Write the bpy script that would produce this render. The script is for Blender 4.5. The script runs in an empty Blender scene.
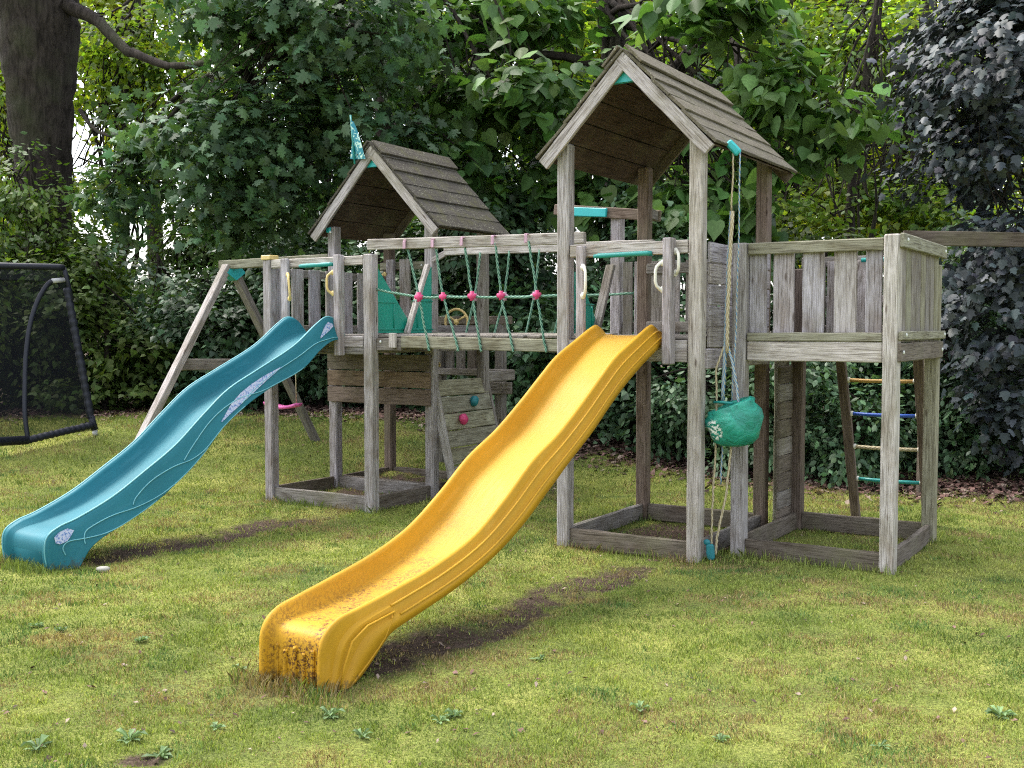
import bpy, math, random
import numpy as np
from mathutils import Vector, Matrix
random.seed(7); rng = np.random.default_rng(11)
S = bpy.context.scene; COL = S.collection
R = math.radians

# ------------------------------------------------------------------ frames
FPX, PITCH, CAMH = 1082.2, R(2.892), 1.5
ANG = R(32.14); PX, PY = .371, 7.468
U = np.array([math.cos(ANG), -math.sin(ANG)]); V = np.array([math.sin(ANG), math.cos(ANG)])
def W(u, v, z=0.0):
    return (PX + u*U[0] + v*V[0], PY + u*U[1] + v*V[1], z)
def at(px, py, depth):
    """a world point seen near that spot of the photo, at that distance"""
    X = (px-512)/FPX; Q = (384-py)/FPX
    d = (X, math.cos(PITCH)+Q*math.sin(PITCH), -math.sin(PITCH)+Q*math.cos(PITCH))
    t = depth/d[1]
    return (d[0]*t, depth, CAMH+d[2]*t)
def sstep(a, b, x):
    t = np.clip((x-a)/(b-a), 0, 1); return t*t*(3-2*t)
def gz(x, y):
    x = np.asarray(x, float); y = np.asarray(y, float)
    return .40*sstep(9.8, 13.2, y - .55*np.maximum(x, 0)*0) * (1-sstep(.5, 3.5, x)*.8)

# ------------------------------------------------------------------ tagging
def tag(o, label=None, cat=None, group=None, kind=None):
    if label: o['label'] = label
    if cat: o['category'] = cat
    if group: o['group'] = group
    if kind: o['kind'] = kind
    return o
class Root:
    def __init__(s, name, label, cat, org=(0, 0, 0), uv=True, group=None):
        o = bpy.data.objects.new(name, None); COL.objects.link(o); s.o = o; s.org = org
        o.empty_display_size = .2
        if uv:
            o.location = W(*org); o.rotation_euler = (0, 0, -ANG)
        else: o.location = org
        tag(o, label, cat, group)

# ------------------------------------------------------------------ mesh builder
class MB:
    def __init__(s): s.v = []; s.f = []; s.gc = []; s.tint = []; s.sm = []
    def add(s, vs, fs, gc=None, tint=(1, 1, 1), smooth=False):
        b = len(s.v); s.v += [tuple(p) for p in vs]; s.f += [tuple(b+i for i in f) for f in fs]
        s.gc += gc if gc is not None else [tuple(p) for p in vs]
        s.tint += [tuple(tint)+(1,)]*len(vs) if not isinstance(tint, list) else tint
        s.sm += [smooth]*len(fs); return s
    def beam(s, p0, p1, w, h, tint=(.3, .28, .25), up=(0, 0, 1), ch=.006, seg=.16, jit=.0015, bow=.002):
        """chamfered board from p0 to p1; w across, h along up"""
        p0, p1 = Vector(p0), Vector(p1); d = p1-p0; L = d.length; d.normalize()
        upv = Vector(up); sd = d.cross(upv)
        if sd.length < 1e-4: upv = Vector((0, 1, 0)); sd = d.cross(upv)
        sd.normalize(); upv = sd.cross(d).normalized()
        n = max(2, int(L/seg)); c = min(ch, w*.3, h*.3)
        a, b = w/2, h/2
        prof = [(-a+c, -b), (a-c, -b), (a, -b+c), (a, b-c), (a-c, b), (-a+c, b), (-a, b-c), (-a, -b+c)]
        off = (random.uniform(0, 50), random.uniform(0, 50), random.uniform(0, 50))
        ts = [0, c/L] + [i/n for i in range(1, n)] + [1-c/L, 1]
        bw = random.uniform(-1, 1)*bow; bh = random.uniform(-1, 1)*bow
        vs = []; gc = []; tt = []
        tv = random.uniform(.88, 1.1); th = random.uniform(-.02, .02)
        col = (tint[0]*tv*(1+th), tint[1]*tv, tint[2]*tv*(1-th), 1)
        for i, t in enumerate(ts):
            q = 1 - (c/max(a, .001)*.7 if i in (0, len(ts)-1) else 0); q2 = 1 - (c/max(b, .001)*.7 if i in (0, len(ts)-1) else 0)
            arc = math.sin(math.pi*t)
            o = p0 + d*(L*t) + sd*(bw*arc) + upv*(bh*arc)
            for (x, y) in prof:
                jx = random.uniform(-jit, jit); jy = random.uniform(-jit, jit)
                p = o + sd*(x*q+jx) + upv*(y*q2+jy); vs.append(tuple(p))
                gc.append((off[0]+L*t, off[1]+x, off[2]+y)); tt.append(col)
        fs = []
        m = len(ts)
        for i in range(m-1):
            for k in range(8):
                fs.append((i*8+k, i*8+(k+1) % 8, (i+1)*8+(k+1) % 8, (i+1)*8+k))
        fs.append(tuple(range(7, -1, -1))); fs.append(tuple((m-1)*8+k for k in range(8)))
        return s.add(vs, fs, gc, tt)
    def tube(s, pts, r, n=8, tint=(1, 1, 1), cap=True, smooth=True, jit=0.0):
        pts = [Vector(p) for p in pts]; m = len(pts)
        rs = r if isinstance(r, (list, tuple)) else [r]*m
        vs = []; gc = []; L = 0; prev = None; off = random.uniform(0, 40)
        for i, p in enumerate(pts):
            d = (pts[min(i+1, m-1)]-pts[max(i-1, 0)]).normalized()
            if prev is None:
                a = d.orthogonal().normalized()
            else:
                a = (prev - d*prev.dot(d)); a = a.normalized() if a.length > 1e-5 else d.orthogonal().normalized()
            prev = a; b = d.cross(a)
            if i: L += (p-pts[i-1]).length
            for k in range(n):
                t = 2*math.pi*k/n; rr = rs[i]*(1+random.uniform(-jit, jit))
                vs.append(tuple(p + a*(math.cos(t)*rr) + b*(math.sin(t)*rr)))
                gc.append((off+L, math.cos(t)*rs[i], math.sin(t)*rs[i]))
        fs = [(i*n+k, i*n+(k+1) % n, (i+1)*n+(k+1) % n, (i+1)*n+k) for i in range(m-1) for k in range(n)]
        if cap: fs += [tuple(range(n-1, -1, -1)), tuple((m-1)*n+k for k in range(n))]
        return s.add(vs, fs, gc, tint, smooth)
    def blob(s, c, r, n=10, m=6, tint=(1, 1, 1), jit=.0):
        rx, ry, rz = r if isinstance(r, (tuple, list)) else (r, r, r)
        vs = [(c[0], c[1], c[2]-rz)]; fs = []
        for i in range(1, m):
            ph = math.pi*i/m - math.pi/2
            for k in range(n):
                t = 2*math.pi*k/n; q = 1+random.uniform(-jit, jit)
                vs.append((c[0]+rx*q*math.cos(ph)*math.cos(t), c[1]+ry*q*math.cos(ph)*math.sin(t), c[2]+rz*q*math.sin(ph)))
        vs.append((c[0], c[1], c[2]+rz)); e = len(vs)-1
        for k in range(n): fs.append((0, 1+(k+1) % n, 1+k)); fs.append((e, e-n+k, e-n+(k+1) % n))
        for i in range(m-2):
            for k in range(n):
                fs.append((1+i*n+k, 1+i*n+(k+1) % n, 1+(i+1)*n+(k+1) % n, 1+(i+1)*n+k))
        return s.add(vs, fs, None, tint, True)
    def build(s, name, mat, root, parent=None, org=None):
        me = bpy.data.meshes.new(name); og = org or (root.org if root else (0, 0, 0))
        me.from_pydata([(p[0]-og[0], p[1]-og[1], p[2]-og[2]) for p in s.v], [], s.f)
        a = me.attributes.new('gc', 'FLOAT_VECTOR', 'POINT'); a.data.foreach_set('vector', [c for g in s.gc for c in g])
        a = me.attributes.new('tint', 'FLOAT_COLOR', 'POINT'); a.data.foreach_set('color', [c for g in s.tint for c in g])
        me.polygons.foreach_set('use_smooth', s.sm); me.materials.append(mat)
        o = bpy.data.objects.new(name, me); COL.objects.link(o)
        if parent: o.parent = parent
        elif root: o.parent = root.o
        return o
def npmesh(name, verts, faces_flat, sizes, mat, cols=None, parent=None, gc=None, smooth=False):
    me = bpy.data.meshes.new(name); nv = len(verts); nf = len(sizes)
    me.vertices.add(nv); me.vertices.foreach_set('co', np.asarray(verts, np.float32).ravel())
    me.loops.add(len(faces_flat)); me.loops.foreach_set('vertex_index', np.asarray(faces_flat, np.int32))
    me.polygons.add(nf); st = np.concatenate([[0], np.cumsum(sizes)[:-1]])
    me.polygons.foreach_set('loop_start', st.astype(np.int32))
    me.polygons.foreach_set('loop_total', np.asarray(sizes, np.int32))
    if smooth: me.polygons.foreach_set('use_smooth', np.ones(nf, bool))
    if cols is not None:
        a = me.attributes.new('tint', 'FLOAT_COLOR', 'POINT'); c = np.ones((nv, 4), np.float32); c[:, :3] = cols; a.data.foreach_set('color', c.ravel())
    me.update(); me.validate(); me.materials.append(mat)
    o = bpy.data.objects.new(name, me); COL.objects.link(o)
    if parent: o.parent = parent
    return o

# ------------------------------------------------------------------ materials
def newmat(name):
    m = bpy.data.materials.new(name); m.use_nodes = True; nt = m.node_tree; nt.nodes.clear()
    out = nt.nodes.new('ShaderNodeOutputMaterial'); b = nt.nodes.new('ShaderNodeBsdfPrincipled')
    nt.links.new(b.outputs[0], out.inputs[0]); return m, nt, b, out
def N(nt, t, **k):
    n = nt.nodes.new(t)
    for a, v in k.items():
        if a.startswith('i_'):
            key = a[2:]; n.inputs[int(key) if key.isdigit() else key.replace('_', ' ')].default_value = v
        else: setattr(n, a, v)
    return n
def L(nt, a, b): nt.links.new(a, b)
def ramp(nt, src, stops):
    r = nt.nodes.new('ShaderNodeValToRGB'); e = r.color_ramp.elements
    e[0].position = stops[0][0]; e[0].color = (*stops[0][1], 1)
    e[1].position = stops[-1][0]; e[1].color = (*stops[-1][1], 1)
    for p, c in stops[1:-1]:
        q = e.new(p); q.color = (*c, 1)
    L(nt, src, r.inputs[0]); return r.outputs[0]
def mixc(nt, mode, fac, a, b):
    m = nt.nodes.new('ShaderNodeMix'); m.data_type = 'RGBA'; m.blend_type = mode
    for s, v in ((m.inputs[0], fac), (m.inputs[6], a), (m.inputs[7], b)):
        if hasattr(v, 'links'): L(nt, v, s)
        else: s.default_value = v if not isinstance(v, tuple) or len(v) == 4 else (*v, 1)
    return m.outputs[2]
def scaled(nt, src, sc):
    m = nt.nodes.new('ShaderNodeMapping'); m.inputs['Scale'].default_value = sc; L(nt, src, m.inputs[0]); return m.outputs[0]
def noise(nt, vec, scale, detail=5, rough=.6, dist=0):
    n = N(nt, 'ShaderNodeTexNoise'); n.inputs['Scale'].default_value = scale; n.inputs['Detail'].default_value = detail
    n.inputs['Roughness'].default_value = rough; n.inputs['Distortion'].default_value = dist; L(nt, vec, n.inputs['Vector']); return n.outputs[0]
def bump(nt, b, h, strength, dist):
    k = N(nt, 'ShaderNodeBump'); k.inputs['Strength'].default_value = strength; k.inputs['Distance'].default_value = dist
    L(nt, h, k.inputs['Height']); L(nt, k.outputs[0], b.inputs['Normal'])

def wood_mat():
    m, nt, b, _ = newmat('weathered_wood')
    gc = N(nt, 'ShaderNodeAttribute', attribute_name='gc').outputs['Vector']
    ti = N(nt, 'ShaderNodeAttribute', attribute_name='tint').outputs['Color']
    tc = N(nt, 'ShaderNodeTexCoord').outputs['Object']
    g1 = noise(nt, scaled(nt, gc, (2.2, 55, 55)), 1.6, 6, .65, .4)
    g2 = noise(nt, scaled(nt, gc, (5, 160, 160)), 1.3, 3, .6, .2)
    big = noise(nt, scaled(nt, gc, (2.5, 6, 6)), 1.5, 4, .6, .5)
    c = mixc(nt, 'MULTIPLY', .75, ti, ramp(nt, g1, [(.30, (.22, .19, .16)), (.44, (.8, .78, .75)), (.56, (1.05, 1.05, 1.05)), (.74, (1.28, 1.27, 1.25))]))
    c = mixc(nt, 'MULTIPLY', .7, c, ramp(nt, g2, [(.38, (.30, .27, .24)), (.48, (1.0, 1.0, 1.0)), (.65, (1.12, 1.12, 1.14))]))
    c = mixc(nt, 'MULTIPLY', .8, c, ramp(nt, big, [(.3, (.58, .52, .45)), (.5, (1, 1, 1)), (.7, (1.2, 1.2, 1.25))]))
    # algae film and lichen
    alg = noise(nt, tc, 2.3, 5, .6)
    c = mixc(nt, 'MIX', ramp(nt, alg, [(.50, (0, 0, 0)), (.72, (.45, .45, .45))]), c, (.17, .165, .095))
    # knots and old screw stains
    vo = N(nt, 'ShaderNodeTexVoronoi'); vo.inputs['Scale'].default_value = 1; L(nt, scaled(nt, gc, (3.3, 13, 13)), vo.inputs[0])
    kn = ramp(nt, vo.outputs[0], [(.05, (.28, .22, .18)), (.13, (1, 1, 1))])
    c = mixc(nt, 'MULTIPLY', .8, c, kn)
    L(nt, c, b.inputs['Base Color']); b.inputs['Roughness'].default_value = .85; b.inputs['Specular IOR Level'].default_value = .25
    ad = N(nt, 'ShaderNodeMath', operation='ADD'); L(nt, g1, ad.inputs[0]); L(nt, g2, ad.inputs[1])
    bump(nt, b, ad.outputs[0], .55, .006); return m
def roof_mat():
    m, nt, b, _ = newmat('mossy_roof_wood')
    gc = N(nt, 'ShaderNodeAttribute', attribute_name='gc').outputs['Vector']
    ti = N(nt, 'ShaderNodeAttribute', attribute_name='tint').outputs['Color']
    tc = N(nt, 'ShaderNodeTexCoord').outputs['Object']
    g1 = noise(nt, scaled(nt, gc, (2.2, 50, 50)), 1.6, 6, .65, .4)
    c = mixc(nt, 'MULTIPLY', .8, ti, ramp(nt, g1, [(.3, (.5, .45, .4)), (.7, (1.3, 1.28, 1.2))]))
    l1 = noise(nt, tc, 70, 3, .7); l2 = noise(nt, tc, 5, 3, .6)
    mm = N(nt, 'ShaderNodeMath', operation='MULTIPLY'); L(nt, ramp(nt, l1, [(.60, (0, 0, 0)), (.66, (1, 1, 1))]), mm.inputs[0]); L(nt, ramp(nt, l2, [(.38, (0, 0, 0)), (.55, (1, 1, 1))]), mm.inputs[1])
    c = mixc(nt, 'MIX', mm.outputs[0], c, (.34, .34, .24))
    l3 = noise(nt, tc, 9, 5, .7)
    c = mixc(nt, 'MIX', ramp(nt, l3, [(.50, (0, 0, 0)), (.68, (.75, .75, .75))]), c, (.075, .072, .03))
    L(nt, c, b.inputs['Base Color']); b.inputs['Roughness'].default_value = .9; b.inputs['Specular IOR Level'].default_value = .2
    bump(nt, b, g1, .6, .008); return m
def plastic(name, col, rough=.38, dirt=0.0, dirtcol=(.06, .04, .02), vary=.12, spec=.5, scratch=True):
    m, nt, b, _ = newmat(name); tc = N(nt, 'ShaderNodeTexCoord').outputs['Object']
    n1 = noise(nt, tc, 3, 5, .6); n2 = noise(nt, tc, 45, 4, .7)
    lo = tuple(c*(1-vary) for c in col); hi = tuple(min(1, c*(1+vary)) for c in col)
    c = ramp(nt, n1, [(.3, lo), (.7, hi)])
    if dirt > 0:
        n3 = noise(nt, tc, 14, 6, .75)
        c = mixc(nt, 'MIX', ramp(nt, n3, [(.56, (0, 0, 0)), (.78, (dirt, dirt, dirt))]), c, dirtcol)
    L(nt, c, b.inputs['Base Color']); b.inputs['Specular IOR Level'].default_value = spec
    rr = N(nt, 'ShaderNodeMapRange'); L(nt, n2, rr.inputs[0]); rr.inputs[3].default_value = rough-.1; rr.inputs[4].default_value = rough+.18
    L(nt, rr.outputs[0], b.inputs['Roughness'])
    bump(nt, b, n1, .15, .01); return m
def slide_mat(name, col, dirty):
    """moulded plastic; worn and dirty towards the run-out (local y is along the slide)"""
    m, nt, b, _ = newmat(name); tc = N(nt, 'ShaderNodeTexCoord').outputs['Object']
    sep = N(nt, 'ShaderNodeSeparateXYZ'); L(nt, tc, sep.inputs[0])
    n1 = noise(nt, tc, 2.2, 4, .6); n2 = noise(nt, scaled(nt, tc, (60, 6, 6)), 1.5, 5, .7)
    lo = tuple(c*.88 for c in col); hi = tuple(min(1, c*1.1) for c in col)
    c = ramp(nt, n1, [(.3, lo), (.7, hi)])
    sc = noise(nt, scaled(nt, tc, (90, 3, 3)), 1.4, 4, .7)
    c = mixc(nt, 'MIX', ramp(nt, sc, [(.55, (0, 0, 0)), (.75, (.28, .28, .28))]), c, tuple(min(1, k*1.25+.06) for k in col))
    if dirty:
        sp = noise(nt, tc, 65, 4, .8); pt = noise(nt, tc, 6, 4, .65)
        yr = N(nt, 'ShaderNodeMapRange', clamp=True); L(nt, sep.outputs[1], yr.inputs[0])
        yr.inputs[1].default_value = dirty[0]; yr.inputs[2].default_value = dirty[1]; yr.inputs[3].default_value = 1; yr.inputs[4].default_value = 0
        xr = N(nt, 'ShaderNodeMath', operation='ABSOLUTE'); L(nt, sep.outputs[0], xr.inputs[0])
        xm = N(nt, 'ShaderNodeMapRange', clamp=True); L(nt, xr.outputs[0], xm.inputs[0]); xm.inputs[1].default_value = .13; xm.inputs[2].default_value = .185; xm.inputs[3].default_value = 1; xm.inputs[4].default_value = 0
        a = N(nt, 'ShaderNodeMath', operation='MULTIPLY'); L(nt, yr.outputs[0], a.inputs[0]); L(nt, xm.outputs[0], a.inputs[1])
        bb = N(nt, 'ShaderNodeMath', operation='MULTIPLY'); L(nt, ramp(nt, sp, [(.47, (0, 0, 0)), (.55, (1, 1, 1))]), bb.inputs[0]); L(nt, ramp(nt, pt, [(.36, (0, 0, 0)), (.54, (1, 1, 1))]), bb.inputs[1])
        cc = N(nt, 'ShaderNodeMath', operation='MULTIPLY'); L(nt, a.outputs[0], cc.inputs[0]); L(nt, bb.outputs[0], cc.inputs[1])
        c = mixc(nt, 'MIX', cc.outputs[0], c, (.09, .035, .008))
    # soil splashed on the lowest centimetres
    zr = N(nt, 'ShaderNodeMapRange', clamp=True); L(nt, sep.outputs[2], zr.inputs[0]); zr.inputs[1].default_value = .0; zr.inputs[2].default_value = .2; zr.inputs[3].default_value = .5; zr.inputs[4].default_value = 0
    nn = noise(nt, tc, 22, 6, .8); z2 = N(nt, 'ShaderNodeMath', operation='ADD'); L(nt, zr.outputs[0], z2.inputs[0]); L(nt, nn, z2.inputs[1])
    c = mixc(nt, 'MIX', ramp(nt, z2.outputs[0], [(.90, (0, 0, 0)), (1.12, (.6, .6, .6))]), c, (.05, .045, .02))
    L(nt, c, b.inputs['Base Color'])
    rr = N(nt, 'ShaderNodeMapRange'); L(nt, n2, rr.inputs[0]); rr.inputs[3].default_value = .45; rr.inputs[4].default_value = .7
    L(nt, rr.outputs[0], b.inputs['Roughness']); b.inputs['Specular IOR Level'].default_value = .28
    b.inputs['Subsurface Weight'].default_value = 0
    bump(nt, b, n1, .2, .012); return m
def leaf_mat(name, trans=.35, rough=.45, tr_tint=(1.25, 1.3, .5), spec=.5):
    m, nt, b, out = newmat(name)
    ti = N(nt, 'ShaderNodeAttribute', attribute_name='tint').outputs['Color']
    tc = N(nt, 'ShaderNodeTexCoord').outputs['Object']
    n1 = noise(nt, tc, 30, 3, .6)
    c = mixc(nt, 'MULTIPLY', .6, ti, ramp(nt, n1, [(.3, (.7, .7, .65)), (.7, (1.2, 1.2, 1.2))]))
    L(nt, c, b.inputs['Base Color']); b.inputs['Roughness'].default_value = rough; b.inputs['Specular IOR Level'].default_value = spec
    t = N(nt, 'ShaderNodeBsdfTranslucent'); L(nt, mixc(nt, 'MULTIPLY', 1, c, tr_tint), t.inputs[0])
    mx = N(nt, 'ShaderNodeMixShader'); mx.inputs[0].default_value = trans
    L(nt, b.outputs[0], mx.inputs[1]); L(nt, t.outputs[0], mx.inputs[2]); L(nt, mx.outputs[0], out.inputs[0]); return m
def bark_mat(name, col):
    m, nt, b, _ = newmat(name); tc = N(nt, 'ShaderNodeTexCoord').outputs['Object']
    n1 = noise(nt, scaled(nt, tc, (9, 9, 1.6)), 1.8, 8, .7, .6); n2 = noise(nt, tc, 1.2, 3, .6)
    c = ramp(nt, n1, [(.35, tuple(k*.35 for k in col)), (.55, col), (.75, tuple(k*1.7 for k in col))])
    c = mixc(nt, 'MIX', ramp(nt, n2, [(.5, (0, 0, 0)), (.7, (.45, .45, .45))]), c, (.06, .07, .035))
    L(nt, c, b.inputs['Base Color']); b.inputs['Roughness'].default_value = .95; b.inputs['Specular IOR Level'].default_value = .1
    bump(nt, b, n1, 1.0, .05); return m
def rope_mat(name, c1, c2):
    m, nt, b, _ = newmat(name)
    gc = N(nt, 'ShaderNodeAttribute', attribute_name='gc').outputs['Vector']
    w = N(nt, 'ShaderNodeTexWave', wave_type='BANDS', bands_direction='DIAGONAL'); w.inputs['Scale'].default_value = 1; w.inputs['Distortion'].default_value = 1.0
    L(nt, scaled(nt, gc, (16, 40, 40)), w.inputs['Vector'])
    L(nt, ramp(nt, w.outputs['Fac'], [(.45, c1), (.6, c2)]), b.inputs['Base Color']); b.inputs['Roughness'].default_value = .8
    bump(nt, b, w.outputs['Fac'], .5, .004); return m
def tint_mat(name, rough=.9):
    m, nt, b, _ = newmat(name); ti = N(nt, 'ShaderNodeAttribute', attribute_name='tint').outputs['Color']
    tc = N(nt, 'ShaderNodeTexCoord').outputs['Object']; n1 = noise(nt, tc, 60, 4, .7)
    L(nt, mixc(nt, 'MULTIPLY', .7, ti, ramp(nt, n1, [(.3, (.55, .55, .55)), (.7, (1.3, 1.3, 1.3))])), b.inputs['Base Color']); b.inputs['Roughness'].default_value = rough; b.inputs['Specular IOR Level'].default_value = .2
    return m
M_wood = wood_mat(); M_roof = roof_mat()
M_yel = slide_mat('yellow_plastic', (.47, .25, .010), (-2.9, -1.5)); M_teal = slide_mat('teal_plastic', (.014, .145, .185), None)
M_tealhi = plastic('pale_teal_plastic', (.12, .36, .40), .4)
M_bar = plastic('green_blue_plastic', (.01, .22, .20), .4); M_green = plastic('green_panel_plastic', (.010, .27, .19), .35)
M_brack = plastic('turquoise_plastic', (.02, .38, .40), .4)
M_ivory = plastic('faded_yellow_plastic', (.62, .46, .18), .5); M_white = plastic('faded_white_plastic', (.66, .64, .56), .5)
M_pink = plastic('pink_plastic', (.60, .05, .17), .45); M_pinkpale = plastic('pale_pink_plastic', (.48, .30, .38), .6); M_mag = plastic('pink_swing_plastic', (.65, .12, .38), .4)
M_bolt = plastic('bolt_cap', (.6, .62, .60), .4); M_holdteal = plastic('teal_hold', (.01, .17, .20), .5)
M_rope = rope_mat('green_white_rope', (.012, .10, .065), (.22, .36, .26)); M_ropet = rope_mat('tan_rope', (.30, .24, .13), (.5, .44, .3)); M_ropeb = rope_mat('blue_rope', (.10, .22, .36), (.42, .42, .34))
M_bark = bark_mat('bark', (.045, .037, .032)); M_bark2 = bark_mat('dark_bark', (.04, .033, .028))
M_black = plastic('black_padding', (.010, .012, .022), .5, spec=.4); M_steel = plastic('grey_steel', (.42, .42, .42), .35)
M_blue = plastic('blue_plastic', (.02, .08, .38), .4); M_ywood = plastic('yellow_painted_wood', (.45, .27, .08), .6)

# tints
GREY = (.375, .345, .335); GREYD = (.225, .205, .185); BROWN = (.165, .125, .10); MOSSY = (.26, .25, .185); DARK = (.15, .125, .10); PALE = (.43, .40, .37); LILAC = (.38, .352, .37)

# ------------------------------------------------------------------ tower helpers
P = .092
def post(root, u, v, z1, tint=GREY, z0=-.03):
    lean = (random.uniform(-.004, .004), random.uniform(-.004, .004))
    return MB().beam((u, v, z0), (u+lean[0], v+lean[1], z1), P, P, tint, up=(0, 1, 0), ch=.009, jit=.0012).build('post', M_wood, root)
def rail(root, p0, p1, w, h, tint=GREY, name='rail', up=(0, 0, 1), parent=None):
    return MB().beam(p0, p1, w, h, tint, up=up).build(name, M_wood, root, parent)
def boards(root, name, specs, tints, parent=None):
    """specs: list of (p0,p1,w,h,up) forming one panel"""
    m = MB()
    for i, (p0, p1, w, h, up) in enumerate(specs):
        m.beam(p0, p1, w, h, tints[i % len(tints)], up=up, ch=.004)
    return m.build(name, M_wood, root, parent)
def bolts(root, pts, parent, r=.012, flat='v'):
    for p in pts:
        MB().blob(p, (r, r*.6, r) if flat == 'v' else (r*.6, r, r), 8, 5).build('bolt_cap', M_bolt, root, parent)
def handle(root, p, side, mat=None, L_=.19, tilt=0.0, d=(0, -1)):
    """grab handle: vertical D shape, p its centre on the board; d its stand-off direction in (u,v)"""
    m = MB(); so = .038
    pts = []
    for i, (a, b) in enumerate([(-.5, 0), (-.5, .35), (-.36, .85), (-.2, 1), (0, 1), (.2, 1), (.36, .85), (.5, .35), (.5, 0)]):
        pts.append((p[0]+d[0]*so*b+side*so*b*.95+tilt*a, p[1]+d[1]*so*b, p[2]+a*L_))
    m.tube(pts, [.015, .012, .010, .010, .010, .010, .010, .012, .015], 8)
    for a in (-.5, .5): m.blob((p[0]+tilt*a, p[1]+d[1]*.006, p[2]+a*L_), (.02, .014, .024), 8, 5)
    return m.build('grab_handle', mat or M_ivory, root)
def roof(root, c0, ew, eh, rh, v0, v1, tint_top, tint_under):
    slope = Vector((ew, 0, eh-rh)); Ls = slope.length; n = 6
    for sg in (1, -1):
        d = Vector((sg*ew, 0, eh-rh)).normalized(); nrm = Vector((sg*(rh-eh), 0, ew)).normalized()
        m = MB(); w = Ls/n
        for i in range(n):
            a = Vector((c0, 0, rh)) + d*(w*(i+.5)) + nrm*(.014 + .004*(i % 2))
            tl = .06
            upv = (d*math.cos(tl) + nrm*math.sin(tl)*1.0)
            e0 = random.uniform(-.006, .006); e1 = random.uniform(-.008, .008)
            m.beam((a.x, v0+e0, a.z), (a.x, v1+e1, a.z), .02, w*1.12, tint_top, up=tuple(upv), ch=.003, jit=.002, bow=.004)
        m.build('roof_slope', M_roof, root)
        m = MB()  # added brown boards, tinted extra dark to deepen the shade under the slope
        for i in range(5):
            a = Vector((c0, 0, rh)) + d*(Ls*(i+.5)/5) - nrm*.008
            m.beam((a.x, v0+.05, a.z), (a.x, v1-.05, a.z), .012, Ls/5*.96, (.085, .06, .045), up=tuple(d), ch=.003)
        m.build('roof_shade_boards', M_wood, root)
        # cap board along the ridge
        a = Vector((c0, 0, rh)) + d*.075 + nrm*.042
        MB().beam((a.x, v0-.012, a.z), (a.x, v1+.012, a.z), .018, .165, tuple(k*1.15 for k in tint_top), up=tuple(d), ch=.003, bow=.004).build('ridge_board', M_roof, root)
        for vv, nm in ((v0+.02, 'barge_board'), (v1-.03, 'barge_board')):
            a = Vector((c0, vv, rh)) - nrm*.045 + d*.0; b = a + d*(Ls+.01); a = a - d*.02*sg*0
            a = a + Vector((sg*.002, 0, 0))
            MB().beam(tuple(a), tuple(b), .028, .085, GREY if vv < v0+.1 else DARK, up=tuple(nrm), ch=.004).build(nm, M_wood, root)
    # battens under the slopes and added boards with the shade in their dark tint
    m = MB().add([(c0-.1, v0+.04, rh-.19), (c0+.1, v0+.04, rh-.19), (c0, v0+.04, rh-.08), (c0-.1, v0+.08, rh-.19), (c0+.1, v0+.08, rh-.19), (c0, v0+.08, rh-.08)],
        [(0, 1, 2), (5, 4, 3), (0, 3, 4, 1), (1, 4, 5, 2), (2, 5, 3, 0)])
    m.build('apex_bracket', M_brack, root)
def roof_bracket(root, p):
    MB().beam((p[0]-.025, p[1], p[2]), (p[0]+.025, p[1], p[2]), .03, .05, (1, 1, 1)).build('corner_bracket', M_brack, root)

# ================================================================== roofed tower with yellow slide (B)
WB, DB = .963, 1.258
B = Root('play_tower', 'tall grey wooden tower with gabled roof that the yellow slide leads down from', 'play tower', (0, 0, 0))
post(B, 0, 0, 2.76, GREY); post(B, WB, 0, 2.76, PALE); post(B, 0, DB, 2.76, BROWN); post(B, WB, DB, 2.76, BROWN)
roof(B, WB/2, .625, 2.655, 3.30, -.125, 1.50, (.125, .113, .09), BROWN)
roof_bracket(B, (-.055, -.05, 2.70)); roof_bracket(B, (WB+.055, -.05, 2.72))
rail(B, (.05, -.02, 2.03), (WB-.05, -.02, 2.03), .04, .085, PALE)
boards(B, 'front_beam', [((.05, -.03, 1.36), (WB-.05, -.03, 1.36), .03, .14, (0, 0, 1))], [GREY])
m = MB().beam((.158, -.075, 1.35), (.158, -.075, 2.06), .062, .038, LILAC, up=(0, 1, 0)); m.build('slat', M_wood, B)
m = MB().beam((.805, -.085, 1.275), (.805, -.085, 2.085), .062, .075, LILAC, up=(0, 1, 0)); m.build('slat', M_wood, B)
handle(B, (.19, -.10, 1.82), 1, M_white, .19, .0); handle(B, (.77, -.10, 1.84), -1, M_white, .17)
handle(B, (.84, -.06, 1.93), 1, M_white, .14)
m = MB().tube([(.27, -.1, 1.985), (.30, -.1, 1.987), (.66, -.1, 1.992), (.69, -.1, 1.992)], [.012, .017, .017, .012], 10)
m.beam((.29, -.07, 1.99), (.31, -.07, 1.99), .06, .03, (1, 1, 1)); m.beam((.65, -.07, 1.99), (.67, -.07, 1.99), .06, .03, (1, 1, 1)); m.build('grab_bar', M_bar, B)
# deck
m = MB()
for i in range(9): m.beam((.03, .06+i*.14, 1.445), (WB-.03, .06+i*.14, 1.445), .13, .028, GREYD, up=(0, 0, 1))
m.build('deck', M_wood, B)
for v in (.02, DB-.02): rail(B, (.05, v+.02, 1.36), (WB-.05, v+.02, 1.36), .03, .13, GREYD, 'deck_beam')
rail(B, (0.0, .05, 1.36), (0.0, DB-.05, 1.36), .03, .13, GREYD, 'deck_beam')
# right side panel of wide horizontal planks
sp = []
for i in range(6): sp.append(((WB+.055, .06 if i else .02, 1.31+i*.137), (WB+.055+random.uniform(-.004, .004), DB-.05, 1.31+i*.137), .022, .13, (0, 0, 1)))
boards(B, 'side_panel', sp, [LILAC, GREY, LILAC])
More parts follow.
